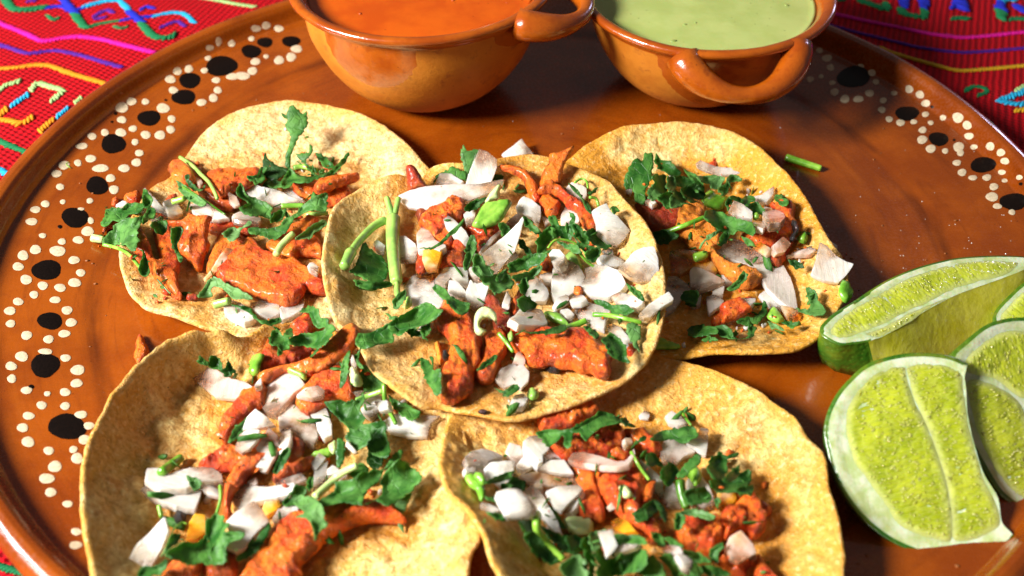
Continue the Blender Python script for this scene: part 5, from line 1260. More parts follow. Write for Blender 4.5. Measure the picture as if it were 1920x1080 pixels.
BTXT = '''
B m K3 | 650,215 690,205 730,240 770,310 810,360 740,380 670,400 655,320 | tone=-.55,tilt=40 | dark red meat point sticking up at the back notch of the topmost taco
B l K3 | 1060,120 1070,55 1100,80 1120,90 1170,85 1190,110 1150,170 1110,270 1095,310 1080,230 | tilt=45,tone=.1
B o K3 | 870,350 900,270 980,275 1075,330 1060,350 960,352 | tilt=20
B l K3 | 855,340 880,270 940,240 1000,215 1050,240 1080,250 1090,300 1010,290 930,265 890,290 | tone=.3,tilt=25
B l K3 | 1300,280 1340,265 1380,280 1370,300 1385,345 1370,380 1340,330 1300,320 | tone=-.5,tilt=20
B o K3 | 1095,345 1120,260 1160,160 1195,85 1260,105 1325,160 1325,220 1300,290 1280,330 1180,350 | tilt=48,th=.26,bend=.25 | tall white onion block standing at the back of the topmost taco
B m K3 | 720,560 780,540 840,560 800,600 750,620 | tone=-.7
B o K3 | 600,435 680,400 800,370 940,355 1060,350 1180,350 1290,330 1365,315 1350,370 1280,410 1180,450 1080,490 980,530 870,550 760,540 680,520 630,480 | tilt=24,th=.24,pink=.22,bend=.15 | longest pinkish onion strip across the back of the topmost taco
B m K4 | 230,215 300,215 390,230 460,290 510,370 520,450 490,485 450,440 400,320 330,275 260,250 | th=.4,tone=-.05,tilt=20 | thin red meat strip curving behind the white onions
B m K4 | 520,500 550,430 600,430 640,470 680,480 660,560 600,585 540,540 | th=.5
B m K4 | 535,365 560,250 600,180 610,120 680,105 750,70 770,65 770,100 740,150 710,200 690,300 680,330 600,360 | th=.4,tone=.25,tilt=40 | tall orange meat shard standing over the back rim of the topmost taco
B m K4 | 525,400 580,350 680,370 720,420 760,450 830,500 900,570 945,640 940,680 880,680 830,620 800,550 740,510 700,460 640,420 560,415 | th=.45,tone=-.3,crumb=1 | long crusty red meat strip beside the glassy onion plate
B m K3 | 765,620 800,580 860,545 930,520 990,480 1070,500 1085,550 1060,610 1000,640 960,700 870,760 820,700 770,660 | th=.65,crumb=1 | lumpy orange meat chunk right under the longest pinkish onion strip
B m K3 | 840,720 930,680 1000,760 960,850 900,880 860,800 |
B m K3 | 990,790 1040,770 1100,810 1080,870 1000,875 | tone=.1
B m K3 | 1080,670 1180,670 1280,655 1340,650 1340,700 1280,740 1200,745 1110,700 | th=.5
B m K3 | 1080,700 1200,740 1280,760 1230,840 1190,850 1150,760 | tone=-.3
B m K3 | 720,860 760,850 800,990 750,1010 725,980 | tone=-.4
B m K3 | 900,880 980,860 1080,880 1090,960 960,980 900,960 | tone=-.55
B m K6 | 300,230 380,280 440,360 480,420 470,490 400,500 350,470 330,380 280,310 | tone=-.75
B m K6 | 470,280 490,250 560,120 550,200 540,320 500,380 480,350 | tone=.2
B m K5 | 860,410 900,370 930,290 980,290 1040,360 1120,400 1140,470 1190,520 1200,600 1195,690 1205,740 1150,790 1140,900 1060,960 980,990 920,970 905,880 920,770 960,680 980,590 950,530 900,480 | th=.8,tone=.08,edge=.4 | biggest juicy orange meat piece at the front of the topmost taco
B m K5 | 1175,790 1210,700 1230,620 1240,540 1330,490 1390,560 1400,630 1350,720 1310,830 1270,850 1215,855 | th=.6,tone=.22 | smaller orange meat finger between the two biggest meat pieces
B m K6 | 710,740 780,735 840,760 830,790 760,785 | tone=-1.6,th=.3
B m K6 | 490,570 500,480 560,480 680,500 800,510 900,500 1000,490 1070,540 1120,590 1200,640 1200,680 1180,810 1100,810 1040,770 980,780 920,750 830,740 780,720 700,740 620,730 580,680 520,630 | th=.75,edge=.4,tone=.0 | wide glossy red orange meat chunk at the front of the topmost taco
B m K5 | 865,590 890,560 920,680 900,740 880,680 | tone=.9,th=.2
B m K5 | 920,660 950,645 975,655 970,675 925,685 | tone=-1.8,th=.5,lift=.4
B o K3 | 600,750 650,750 720,800 740,850 720,910 640,925 600,920 |
B o K5 | 640,160 690,90 780,40 920,25 860,130 870,200 940,270 900,310 820,290 720,310 660,270 640,210 | clear=.45,stain=.15,th=.2 | broad glassy yellowish onion sheet left of the white chunks
B g K5 | 645,230 680,220 690,290 640,320 | tone=.3
B o K3 | 730,740 760,700 800,685 830,720 870,780 940,810 945,830 900,860 820,850 740,855 730,800 | pink=.45,th=.3 | pink onion lump under the lumpy orange meat chunk
B o K3 | 780,850 860,845 920,850 900,930 880,985 800,990 770,920 | stain=.75,th=.3 | yellow and orange stained onion cube in the topmost taco
B o K6 | 680,80 720,60 780,60 780,140 720,130 | pink=.4
B o K6 | 405,300 440,190 470,250 460,310 | pink=.4
B o K6 | 930,330 1040,280 1150,310 1220,340 1190,400 1170,490 1090,450 990,390 | clear=.55
B o K6 | 840,340 900,330 950,370 930,410 880,390 |
B o K6 | 1190,460 1230,440 1300,470 1350,530 1390,590 1340,620 1280,550 1220,510 | clear=.45
B o K4 | 545,590 590,600 610,650 570,660 | pink=.3
B o K4 | 690,590 720,530 780,550 820,590 825,640 750,660 690,650 | pink=.25
B o K4 | 730,380 770,340 830,350 880,380 880,430 850,500 800,480 740,420 | pink=.4,stain=.1
B o K4 | 990,850 1040,825 1080,850 1085,890 1020,890 | clear=.6
B o K5 | 1110,50 1130,10 1180,50 1210,130 1160,110 | pink=.35
B o K5 | 860,120 920,50 960,10 1010,-20 1060,0 1105,60 1110,140 1100,180 1040,150 980,110 940,160 890,140 | th=.35,stain=.12 | white onion chunk with rusty specks in front of the stained onion cube
B o K5 | 960,200 970,110 1040,130 1090,190 1105,240 1060,250 1000,230 | stain=.1
B o K5 | 1095,210 1130,110 1180,140 1230,130 1265,170 1240,250 1230,300 1150,330 1110,290 | th=.35,tilt=25,pink=0 | bright white onion block above the biggest juicy meat piece
B g K3 | 1230,480 1280,400 1340,340 1360,350 1350,390 1340,450 1290,465 1220,500 | tone=.75,tilt=30
B l K3 | 1080,520 1150,470 1240,440 1220,480 1170,530 1100,540 | tone=-.4
B o K3 | 1080,590 1130,540 1170,560 1160,640 1100,660 | pink=.3,stain=.1
B g K3 | 1140,650 1180,570 1230,490 1330,465 1410,460 1440,480 1410,540 1350,630 1240,670 1180,670 | tone=.12,th=.4,tilt=18 | bright green stem chunk beside the tall white onion block
B o K3 | 1195,850 1270,760 1350,690 1360,720 1280,800 1215,860 | pink=.4
B o K3 | 1400,640 1460,590 1520,545 1510,600 1450,680 | pink=.5
B o K3 | 1470,520 1500,470 1530,445 1590,470 1650,520 1655,590 1635,660 1590,600 1520,580 1480,550 | tilt=28,th=.35,pink=.0 | white onion cube between the thin red strip and the white onion fin
B o K3 | 915,590 960,585 1020,630 1090,700 1130,770 1125,810 1080,800 1010,750 950,680 | tilt=15 | white onion spear crossing the lumpy orange meat chunk
B l K3 | 1110,760 1150,720 1170,790 1150,870 1100,980 1080,960 1090,850 | tone=.35
B l K3 | 1340,640 1380,630 1430,690 1370,730 | tone=.1
B l K4 | 405,590 440,600 500,660 540,700 520,720 460,690 420,650 | tone=-.4
B l K4 | 360,770 400,760 450,830 470,870 430,860 | tone=-.3
B o K4 | 270,890 340,850 370,890 330,940 280,930 | pink=.2
B o K3 | 1215,870 1290,810 1400,720 1480,640 1510,595 1525,620 1500,720 1460,850 1400,920 1330,1015 1300,1010 1250,930 | tilt=35,th=.26,bend=.15,pink=0 | white onion fin standing in the centre of the topmost taco
B l K3 | 760,815 830,810 890,780 960,710 1020,660 1075,600 1070,630 1020,700 960,740 910,790 840,825 | tone=.3,lift=.15 | narrow cilantro blade lying over the white onion spear
B l K3 | 1150,900 1180,865 1220,890 1250,950 1300,1000 1270,1040 1190,1000 1155,960 | tone=.1,wave=.2
B l K5 | 1150,20 1200,0 1240,70 1330,60 1390,20 1400,60 1440,100 1430,150 1360,180 1310,200 1270,150 1220,110 | tone=.1,wave=.25 | curly cilantro leaf in front of the white onion fin
B l K3 | 1320,1040 1400,980 1390,1030 1340,1080 | tone=.2
B l K4 | 510,760 540,710 600,660 635,680 630,740 580,800 580,850 520,840 | tone=-.15,wave=.2
B l K4 | 600,590 650,585 680,650 740,650 760,600 740,560 780,570 785,690 740,760 680,730 640,740 620,680 | tone=.1,wave=.2 | folded cilantro leaf left of the glassy onion plate
B s K4 | 590,820 650,760 760,770 850,830 900,920 | w=20,tone=-.1
B l K4 | 790,650 850,680 900,760 870,790 820,760 790,720 | tone=-.4
B l K4 | 880,700 940,680 1000,740 1060,800 1020,830 950,800 900,760 | tone=-.7,wave=.2
B l K4 | 790,730 830,780 900,800 960,830 900,850 830,820 | tone=-.3
B l K4 | 750,340 800,370 850,440 900,500 905,555 870,520 840,450 780,390 | tone=-.1,lift=.1
B s K4 | 790,330 840,300 880,320 890,370 | w=20,tone=-.3,lift=.15
B l K4 | 890,400 960,370 950,400 900,420 | tone=-.2
B s K4 | 900,440 950,450 970,510 | w=26,tone=-.3
B o K4 | 920,555 980,520 1030,500 1060,560 1110,590 1200,690 1160,760 1105,810 1030,780 960,720 950,640 | th=.22,tilt=22,clear=.22,pink=0 | large glassy onion plate near the right rim of the topmost taco
B l K4 | 1065,520 1100,505 1125,540 1090,560 | tone=.1
B l K4 | 660,770 740,790 800,800 840,850 800,860 720,820 | tone=-.2
B m K3 | 1650,960 1690,890 1725,900 1735,960 1690,990 | th=.35,crumb=1
B o K4 | 610,895 640,855 690,860 730,905 720,950 680,980 630,955 | th=.4,pink=0 | small round white onion bead among the cilantro of the topmost taco
B g K4 | 715,880 770,840 810,870 850,960 820,990 760,930 | tone=.3
B s K4 | 830,860 880,920 950,970 | w=24,tone=-.3
B l K4 | 880,850 950,820 980,860 930,920 880,900 | tone=-.4
B l K4 | 295,940 380,900 480,865 560,865 570,890 520,940 430,980 330,1000 305,980 | tone=-.05,lift=.1 | flat dark cilantro leaf in front of the white onion fin's right foot
B l K4 | 330,1030 430,1000 530,950 520,1010 440,1070 340,1060 | tone=.0
B o K4 | 955,910 1000,885 1080,890 1150,920 1165,960 1100,975 1000,970 | pink=0
B o K4 | 1120,980 1160,940 1230,860 1300,830 1380,825 1410,920 1420,1040 1360,1075 1280,1080 1200,1050 | tilt=22,th=.28,pink=0 | biggest white onion slab on the right rim of the topmost taco
B o K6 | 780,100 790,30 850,0 920,-15 980,20 1020,90 1010,150 960,200 900,240 870,270 800,270 775,200 | th=.4,tilt=15,pink=.02 | layered white onion chunk in the middle of the topmost taco's onions
B o K6 | 1020,100 1040,30 1110,5 1190,10 1250,40 1300,60 1340,150 1290,200 1200,245 1080,240 1020,190 | th=.35,stain=.18 | wide ragged onion slab with orange flecks right of the layered chunk
B m K6 | 945,160 1000,150 1010,190 980,235 950,200 | th=.2
B o K6 | 580,190 590,110 640,70 680,110 740,170 755,220 730,270 640,275 580,230 | th=.3,tilt=15 | pale onion chunk left of the layered white chunk
B o K6 | 785,310 820,250 880,225 915,240 900,280 850,310 810,325 |
B o K6 | 915,270 960,225 1020,230 1050,265 1000,290 930,295 | clear=.3
B l K6 | 540,120 590,80 600,150 570,210 540,180 | tone=.1
B l K6 | 530,260 560,220 620,250 660,280 640,320 600,340 540,310 | tone=-.2,wave=.2
B o K6 | 450,420 500,385 540,330 620,340 690,350 740,440 690,460 600,465 520,465 | stain=.4,th=.3 | orange edged onion wedge behind the wide glossy meat chunk
B o K6 | 1230,240 1300,210 1390,230 1470,270 1465,300 1420,330 1330,300 1260,270 | th=.3 | white onion stick in front of the wide ragged onion slab
B g K6 | 715,350 800,340 850,360 910,430 900,445 800,420 740,390 | tone=.2
B l K6 | 570,480 640,490 740,470 860,440 860,490 740,505 640,500 | tone=-.3
B s K6 | 860,472 950,440 1040,402 | w=56,tone=-.15
B l K6 | 1095,250 1180,260 1240,290 1320,285 1380,325 1330,360 1250,350 1190,310 1120,280 | tone=.0 | green cilantro leaf below the wide ragged onion slab
B s K6 | 1090,360 1200,365 1330,390 1450,420 | w=40,tone=-.1 | straight cilantro stem reaching to the right rim of the topmost taco
B l K6 | 1340,450 1380,430 1440,460 1440,540 1420,570 1435,640 1390,590 1350,510 | tone=.2,tilt=15 | bright cilantro leaf dangling at the right rim of the topmost taco
B l K6 | 1340,130 1400,160 1460,210 1465,255 1420,230 1370,180 | tone=-.2
B l K6 | 1020,450 1070,460 1130,510 1110,545 1060,500 | tone=-.4
B l K6 | 1160,560 1220,500 1300,560 1330,600 1340,680 1360,715 1280,700 1210,650 1190,590 | tone=-.35,wave=.25 | dark cilantro bunch right of the wide glossy meat chunk
B o K6 | 1435,370 1500,300 1570,250 1650,200 1685,250 1680,270 1600,320 1520,390 1470,400 | th=.25,tilt=10,pink=0 | white onion stick overhanging the right rim of the topmost taco
B l K5 | 850,160 880,140 940,170 980,220 1060,260 1110,270 1110,320 1070,355 1010,330 960,270 900,220 | tone=-.05,wave=.2,lift=.1 | glossy rolled cilantro leaf on the rusty specked onion chunk
B g K5 | 1160,370 1200,310 1260,300 1320,350 1325,440 1300,400 1250,385 1210,410 1200,450 1250,480 1210,520 1160,490 | tone=.9,th=.25,tilt=30 | hollow pale green onion ring above the smaller orange meat finger
B s K6 | 380,500 440,570 490,640 | w=34,tone=-.2
B g K6 | 445,510 480,490 495,540 465,565 | tone=.3
B o K6 | 480,740 510,660 540,640 580,700 575,745 | pink=.9,tilt=25
B o K6 | 355,850 400,780 470,750 560,750 605,800 600,870 540,930 500,890 430,920 | pink=.25,th=.25,tilt=15 | rose tinted onion petal on the bare front of the topmost taco
B o K6 | 460,1050 500,980 570,975 600,1010 560,1070 480,1075 | clear=.3
B l K6 | 355,910 420,930 480,890 520,885 525,920 460,970 430,970 | tone=-.2
B g K6 | 590,960 620,915 680,940 680,980 620,1000 | tone=.25
B m K13 | 305,130 330,113 370,118 368,140 330,148 | tone=-1.5,th=.15
B l K5 | 1180,770 1230,720 1310,665 1320,690 1270,740 1200,775 | tone=-.2
B l K5 | 755,700 800,700 840,740 820,680 850,690 850,780 890,770 905,920 870,960 830,900 790,840 775,780 | tone=.1 | toothed cilantro leaf left of the biggest juicy meat piece
B l K3 | 235,990 270,950 310,830 340,780 370,830 440,880 490,930 500,1010 470,1060 400,1080 340,1050 280,1020 | tone=-.05,wave=.2 | dark cilantro leaf under the forked pale green stem
B l K5 | 260,100 340,110 420,120 510,110 510,150 380,170 300,150 | tone=.0
B o K3 | 400,790 430,770 490,820 480,870 430,850 | pink=0
B s K3 | 490,610 400,660 300,760 235,845 / 235,845 180,960 / 548,580 545,760 560,960 575,1080 / 548,600 500,440 / 555,600 590,440 / 575,1075 580,1160 600,1200 | w=66;88;100;50;46;50,tone=.28,lift=.1 | forked pale green cilantro stem on the left of the topmost taco
B o K5 | 730,500 770,440 850,380 870,370 840,450 820,500 760,520 | pink=.3
B l K5 | 560,240 630,180 640,230 600,300 550,295 | tone=.0
B l K5 | 500,355 580,380 540,400 | tone=-.4
B l K5 | 640,480 700,460 760,500 740,525 680,520 | tone=-.3
B l K5 | 760,460 820,440 820,500 790,520 810,550 770,530 | tone=-.1
B l K5 | 300,500 380,495 460,460 560,400 680,330 790,280 860,320 900,345 830,410 740,450 650,470 600,515 550,500 550,560 440,580 340,610 290,570 | tone=.05,lift=.12 | broad flat cilantro leaf crossing the left rim of the topmost taco
'''
POST = '''
D m K10 | 420,140 470,80 550,30 580,80 570,170 490,190 | th=.5,tone=-.05
D l K10 | 500,20 560,-20 620,0 640,60 690,70 700,120 620,130 580,80 560,30 | tone=.15,wave=.2
D o K10 | 710,440 800,370 800,400 740,450 |
D m K10 | 190,410 230,310 270,250 330,340 420,310 540,300 590,340 480,400 330,430 220,480 | tone=-.4,th=.55 | dark red meat slab at the back of the front taco by the dotted rim
D m K10 | 205,520 220,470 350,420 480,390 600,340 680,260 790,160 870,130 915,230 870,310 780,370 700,450 560,500 400,470 300,540 220,590 | th=.55,tone=.12 | long orange meat strip leaning on the middle tortilla's left edge
D m K10 | 480,720 500,640 560,560 640,500 720,460 790,450 850,520 880,640 860,680 760,690 640,760 560,790 | th=.5,tone=-.1 | triangular orange meat piece in front of the long leaning strip
D m K9 | 680,770 720,660 790,580 860,480 940,450 1020,430 1010,560 940,600 860,680 800,760 760,830 700,840 650,800 | th=.5,tone=-.05 | slanting red meat strip left of the pink onion chunks
D o K9 | 485,360 520,260 590,290 680,310 780,370 870,390 950,440 880,480 850,520 760,515 670,510 580,440 | pink=.55,clear=.35,th=.2 | long pinkish glassy onion slice on the front taco by the dotted rim
D l K9 | 530,235 545,190 600,235 620,190 660,190 695,240 700,285 640,285 600,265 | tone=-.35
D l K9 | 705,300 740,260 750,215 775,260 800,310 760,330 725,340 | tone=-.9
D g K9 | 905,290 930,210 980,175 1025,180 1000,240 980,310 940,340 910,320 | tone=.05
D o K9 | 950,430 1000,370 1010,430 960,445 |
D m K9 | 545,1010 640,940 760,880 830,900 900,1000 780,1050 660,1050 | crumb=1,tone=.0
D m K11 | 1180,310 1260,200 1310,60 1400,100 1390,200 1480,200 1400,280 1280,330 1200,370 | tone=-.35
D m K11 | 800,590 800,440 840,340 900,250 1000,140 1080,60 1180,50 1200,170 1030,300 960,380 880,470 860,570 900,620 830,620 | th=.55,tone=.22 | arched orange meat strip running down the middle of the front taco by the dotted rim
D m K11 | 640,980 800,900 880,920 880,1080 700,1110 640,1020 | tone=-.5
D m K11 | 350,1080 430,990 520,980 640,1000 600,1070 560,1120 400,1140 | tone=.15 | orange meat corner cut off by the bottom of the picture
D m K12 | 80,1150 100,1080 170,960 250,840 330,730 440,650 540,640 680,600 800,560 950,550 1090,580 1215,650 1220,690 1050,680 920,690 800,740 700,800 560,930 510,980 520,1050 480,1060 450,1150 | th=.75,edge=.35,tone=-.02 | largest orange meat piece, running off the bottom edge of the picture
D o K11 | 520,820 540,700 580,630 660,640 660,760 600,820 | stain=.8
D m K11 | 420,650 430,615 470,600 510,620 500,680 450,685 | tone=-1.8,th=.3,crumb=1 | black charred crumb on the front taco by the dotted rim
D o K9 | 1270,500 1340,440 1430,425 1475,460 1470,500 1380,520 | stain=.3,pink=.5
D o K9 | 1360,640 1440,560 1480,570 1530,720 1530,800 1470,830 1420,760 1410,690 | pink=.05,th=.3 | white onion chunk in front of the triangular meat piece
D g K9 | 1190,310 1215,270 1335,325 1330,375 1290,350 | tone=.25
D o K9 | 1010,520 1050,440 1110,350 1180,320 1270,350 1330,420 1250,490 1200,560 1120,650 1050,630 1010,580 | pink=.4,th=.35,clear=.15 | biggest pink onion chunk, in front of the long leaning meat strip
D o K9 | 1130,640 1170,570 1250,580 1340,640 1400,720 1420,800 1390,880 1320,840 1230,760 1140,730 | pink=.3,stain=.3,th=.3 | onion chunk with an orange corner below the biggest pink onion chunk
D l K9 | 755,840 790,750 850,690 905,645 880,720 830,790 790,820 | tone=.1
D o K9 | 870,750 900,660 960,595 1040,650 1105,720 1000,740 | pink=.02,tilt=20 | white onion triangle left of the orange cornered onion
D o K9 | 1140,860 1160,760 1230,755 1230,830 1200,920 1150,960 | pink=.3
D l K9 | 1090,1060 1150,920 1205,880 1200,950 1150,1040 1110,1070 | tone=-.2
D o K9 | 810,900 840,790 900,750 990,750 980,820 920,890 860,930 | pink=.08,tilt=20 | white onion block under the white onion triangle
D o K9 | 925,970 970,880 1060,745 1120,790 1135,880 1100,960 1040,1070 1000,1060 950,1010 | pink=.15,th=.3,tilt=22 | white onion slab standing on the arched orange meat strip
D o K11 | 185,440 250,420 380,450 500,450 620,470 600,540 575,600 440,580 330,540 250,490 | th=.3,pink=.15 | lower layer of the white onion bunch on the left wall
D o K11 | 235,300 320,295 400,340 540,290 690,280 770,340 780,390 640,400 520,440 330,450 220,390 | th=.28,pink=.15,stain=.25 | upper layer of the white onion bunch on the left wall
D o K11 | 620,390 700,410 780,450 760,500 680,480 630,440 | pink=.2
D s K11 | 330,305 480,190 | w=75,tone=-.3 | short green stem chunk behind the white onion bunch on the left wall
D s K11 | 310,550 330,640 | w=34,tone=-.2
D l K11 | 525,330 560,340 630,370 610,420 580,430 535,370 | tone=.0
D s K11 | 770,400 775,500 745,610 | w=26,tone=-.2
D o K11 | 970,390 1050,345 1055,410 1000,410 | pink=.6
D o K11 | 1190,400 1280,350 1380,325 1420,370 1330,410 1230,420 | clear=.5,pink=.3
D o K11 | 1450,250 1510,170 1565,210 1490,300 | th=.3,pink=0
D o K12 | 590,440 600,300 700,230 690,330 660,400 | clear=.6,stain=.3
D o K12 | 690,300 740,260 780,290 850,340 800,370 700,340 |
D l K11 | 1240,530 1310,450 1340,400 1420,430 1380,490 1300,550 | tone=-.3
D l K11 | 1425,400 1440,345 1470,340 1470,400 1440,440 | tone=.2
D o K11 | 865,520 910,440 960,390 1020,420 1130,430 1240,410 1320,400 1340,430 1290,490 1200,510 1060,540 930,600 890,560 | th=.28,pink=.1 | crooked white onion strip right of the arched orange meat strip
D o K11 | 1120,520 1210,510 1235,570 1180,610 1120,640 1090,600 | stain=.7
D o K11 | 1165,670 1210,590 1280,560 1360,570 1350,620 1250,660 1210,720 | clear=.2
D o K11 | 830,690 900,620 1030,545 1090,600 1140,690 1060,760 1000,830 960,890 900,915 810,870 850,780 | th=.45,tilt=15,pink=.1,clear=.15 | large cut onion block beside the toothed leaf at the bottom
D o K11 | 100,950 160,840 250,760 350,650 385,750 340,870 290,960 245,1035 170,990 | th=.22,tilt=25,pink=0 | white onion petal at the lower left of the front taco by the dotted rim
D l K11 | 330,930 370,850 400,780 470,770 450,830 380,890 | tone=.35
D l K11 | 160,1040 200,1010 300,1000 360,960 350,1040 250,1080 170,1090 | tone=-.6
D s K11 | 395,790 430,720 480,680 525,690 | w=14,tone=.1
D l K11 | 905,930 980,870 1000,700 1025,720 1030,820 1080,740 1130,690 1135,740 1080,860 1000,930 920,960 | tone=-.05,tilt=15 | two pronged cilantro leaf in front of the large cut onion block
D l K11 | 380,910 460,850 520,820 600,830 660,780 665,680 700,655 740,620 795,640 790,690 830,700 800,750 860,750 935,755 920,800 830,830 800,900 800,975 720,985 620,970 560,990 480,960 | tone=.28,lift=.12,wave=.18 | large toothed cilantro leaf near the bottom of the picture
D o K10 | 890,630 960,620 1100,660 1090,720 960,720 | clear=.2
D o K10 | 950,760 1010,720 1080,740 1080,800 1020,830 960,790 | stain=.15
D g K10 | 860,440 920,450 965,560 900,575 865,530 | tone=.8
D o K10 | 870,400 890,350 920,440 900,470 | pink=.2
D l K10 | 900,370 950,290 930,380 970,440 940,440 | tone=.1
D l K10 | 790,560 800,440 830,350 860,330 850,440 830,540 800,580 | tone=-.3
D s K10 | 910,685 1000,650 1110,610 | w=45,tone=.25
D s K10 | 1120,560 1130,700 1180,800 1210,860 | w=36,tone=-.4
D o K10 | 1060,700 1160,690 1170,760 1100,780 | clear=.5
D l K10 | 270,200 310,150 340,175 370,200 400,220 400,290 370,300 350,340 320,330 325,280 270,260 | tone=.15,lift=.1 | lobed cilantro leaf at the top of the dark red meat slab
D l K10 | 415,230 480,190 640,170 700,120 740,160 690,240 620,290 500,270 450,270 | tone=.12,lift=.1 | flat cilantro leaf lying on the dark red meat slab
D g K10 | 520,262 600,225 605,262 570,272 | tone=.55,th=.12
D l K10 | 370,180 420,140 440,190 400,220 | tone=-.6
D g K12 | 570,170 700,120 740,160 700,190 600,185 | tone=.15
D g K12 | 700,100 760,70 770,150 730,165 | tone=.6
D l K12 | 1000,170 1010,80 1050,120 1110,200 1080,260 1010,260 | tone=-1
D l K10 | 700,710 780,690 850,700 940,680 960,640 970,700 940,760 970,820 970,860 1110,840 1130,960 1150,1080 1040,1080 980,1010 960,990 870,960 870,900 820,850 760,790 730,760 | tone=-.25,lift=.12,wave=.3 | big curly dark cilantro leaf in the middle of the front taco by the dotted rim
D l K10 | 830,960 880,900 990,900 1020,960 980,1020 900,1060 860,1000 | tone=.1,lift=.1
D l K12 | 765,240 770,70 800,60 830,100 820,200 790,265 | tone=.15,tilt=25
D o K12 | 850,70 930,155 900,170 840,110 | pink=.2
D l K12 | 860,260 940,240 1010,290 900,340 | tone=.1
D l K12 | 1120,290 1140,250 1190,180 1250,140 1250,190 1180,250 | tone=.0,tilt=20
D l K12 | 1210,520 1320,470 1290,560 1260,650 1270,740 1240,720 1215,640 | tone=.3,tilt=15
D l K12 | 650,520 760,440 770,380 880,360 960,310 1100,290 1080,370 1000,440 960,530 1000,530 1100,470 1090,380 1130,300 1230,220 1340,300 1380,340 1330,420 1280,460 1200,520 1130,550 1060,510 940,545 840,520 720,545 660,560 | tone=.5,lift=.2,wave=.22 | largest pale green cilantro leaf, above the largest orange meat piece
D s K12 | 600,490 700,400 800,310 920,250 | w=62,tone=.6,lift=.25 | thick pale stem of the largest pale green cilantro leaf
D l K12 | 450,540 490,490 560,490 620,520 660,560 670,650 690,690 640,740 600,800 590,740 560,660 500,640 460,640 520,600 | tone=.5,lift=.12 | pointed pale cilantro leaf hanging over the largest orange meat piece
E m K14 | 350,290 500,280 560,330 635,400 600,450 500,430 430,380 | tone=-.05
E m K13 | 850,400 960,320 1040,300 1110,340 1120,290 1220,250 1330,260 1385,310 1380,400 1300,440 1260,470 1100,450 1010,480 960,480 880,440 | crumb=1,th=.65,tone=.05 | crumbly orange meat mound at the top of the front taco by the limes
E m K13 | 1260,460 1340,430 1440,420 1440,500 1380,520 1300,510 | crumb=1
E m K13 | 1000,560 1100,560 1180,600 1200,700 1240,820 1250,900 1220,930 1080,910 1040,860 1080,740 1040,640 | th=.6,tone=.1 | orange meat piece right of the fan shaped onion
E m K13 | 1200,570 1270,560 1400,540 1480,520 1540,620 1570,680 1560,760 1520,850 1540,930 1640,1000 1660,1080 1500,1060 1400,930 1330,870 1260,780 1210,690 | th=.75,edge=.4,tone=.1 | large orange meat piece in the middle of the front taco by the limes
E m K16 | 220,560 330,540 430,520 490,600 500,690 430,740 380,680 300,620 | tone=.0
E m K14 | 520,700 560,650 590,650 570,760 550,800 500,800 | th=.4,tone=-.2
E m K16 | 1230,300 1300,270 1420,330 1540,390 1570,440 1530,490 1450,480 1400,390 1280,340 | tone=-.6,th=.4 | dark red meat sliver along the right end of the crumbly meat
E m K16 | 1420,1000 1450,880 1530,980 1620,1080 1650,1130 1480,1130 1420,1080 | tone=-.3
E m K16 | 1080,960 1150,880 1200,960 1320,930 1420,950 1330,1030 1310,1110 1180,1110 1100,1000 | crumb=1,tone=-.1
E m K16 | 640,690 700,620 740,520 830,510 920,560 980,550 1060,560 1100,620 1100,740 1040,800 990,890 930,870 860,840 760,830 700,770 | crumb=1,th=.75,tone=.12 | crumbly bright orange meat near the bottom of the front taco by the limes
E m K16 | 1090,540 1120,460 1220,450 1250,370 1350,360 1420,420 1450,480 1500,560 1490,640 1400,690 1340,640 1250,650 1150,700 1110,620 | crumb=1,th=.75,tone=.0 | crumbly red meat beside the bright orange crumbly meat, near the limes
E m K16 | 1470,200 1530,170 1520,230 1490,245 | th=.15
E m K16 | 1350,890 1400,870 1440,910 1400,940 | tone=-1.7,th=.3
E o K16 | 1050,300 1120,260 1230,290 1240,350 1180,430 1080,440 | stain=.8,clear=.4
E o K14 | 470,160 520,120 550,160 540,195 480,190 | clear=.3,th=.12
E o K14 | 345,350 400,345 420,390 370,410 | stain=.5
E o K13 | 190,570 280,560 280,600 200,605 |
E o K13 | 195,500 250,450 330,430 400,450 480,490 380,520 350,560 220,565 | th=.32,pink=.05 | white onion lump at the left end of the front taco by the limes
E o K13 | 510,440 540,375 620,400 650,470 600,530 550,500 | pink=.4
E o K13 | 590,540 640,480 700,510 715,550 650,585 610,570 | pink=.05
E o K13 | 640,390 690,345 780,340 840,400 830,440 790,480 790,530 750,550 700,510 650,460 | th=.42,pink=0 | round white onion block behind the other onions of the front taco by the limes
E o K13 | 785,480 830,425 900,440 955,490 950,515 870,490 810,520 | th=.3,pink=0
E o K13 | 350,570 400,520 500,510 575,510 570,590 540,660 470,690 400,640 370,640 | th=.3,pink=0,tilt=15 | white onion cup with a green blade across it
E o K13 | 750,570 850,500 950,500 1020,610 920,605 830,585 | pink=.1,tilt=12 | flat white onion triangle pointing at the orange meat
E o K13 | 610,620 720,600 800,590 960,630 1060,650 1050,710 900,700 820,710 700,670 | pink=.4,stain=.4,clear=.2 | pinkish glassy onion sheet with a yellow stain above the fan shaped onion
E o K13 | 700,700 760,670 790,690 800,760 840,800 820,830 | stain=.6
E l K13 | 550,690 560,620 650,650 660,700 640,730 | tone=-.5
E l K13 | 480,670 550,670 540,710 490,700 | tone=-.4
E g K13 | 205,610 270,600 340,660 360,720 350,790 320,795 290,720 240,680 | tone=.05 | bent green stem chunk at the left end of the front taco by the limes
E g K13 | 275,580 330,590 370,650 340,680 280,620 | tone=.1
E l K13 | 365,660 430,620 500,590 565,580 540,630 450,660 | tone=-.1
E o K15 | 205,385 280,400 350,430 400,460 370,475 300,455 230,425 | pink=.15
E l K15 | 270,320 340,330 350,370 290,350 | tone=-.2
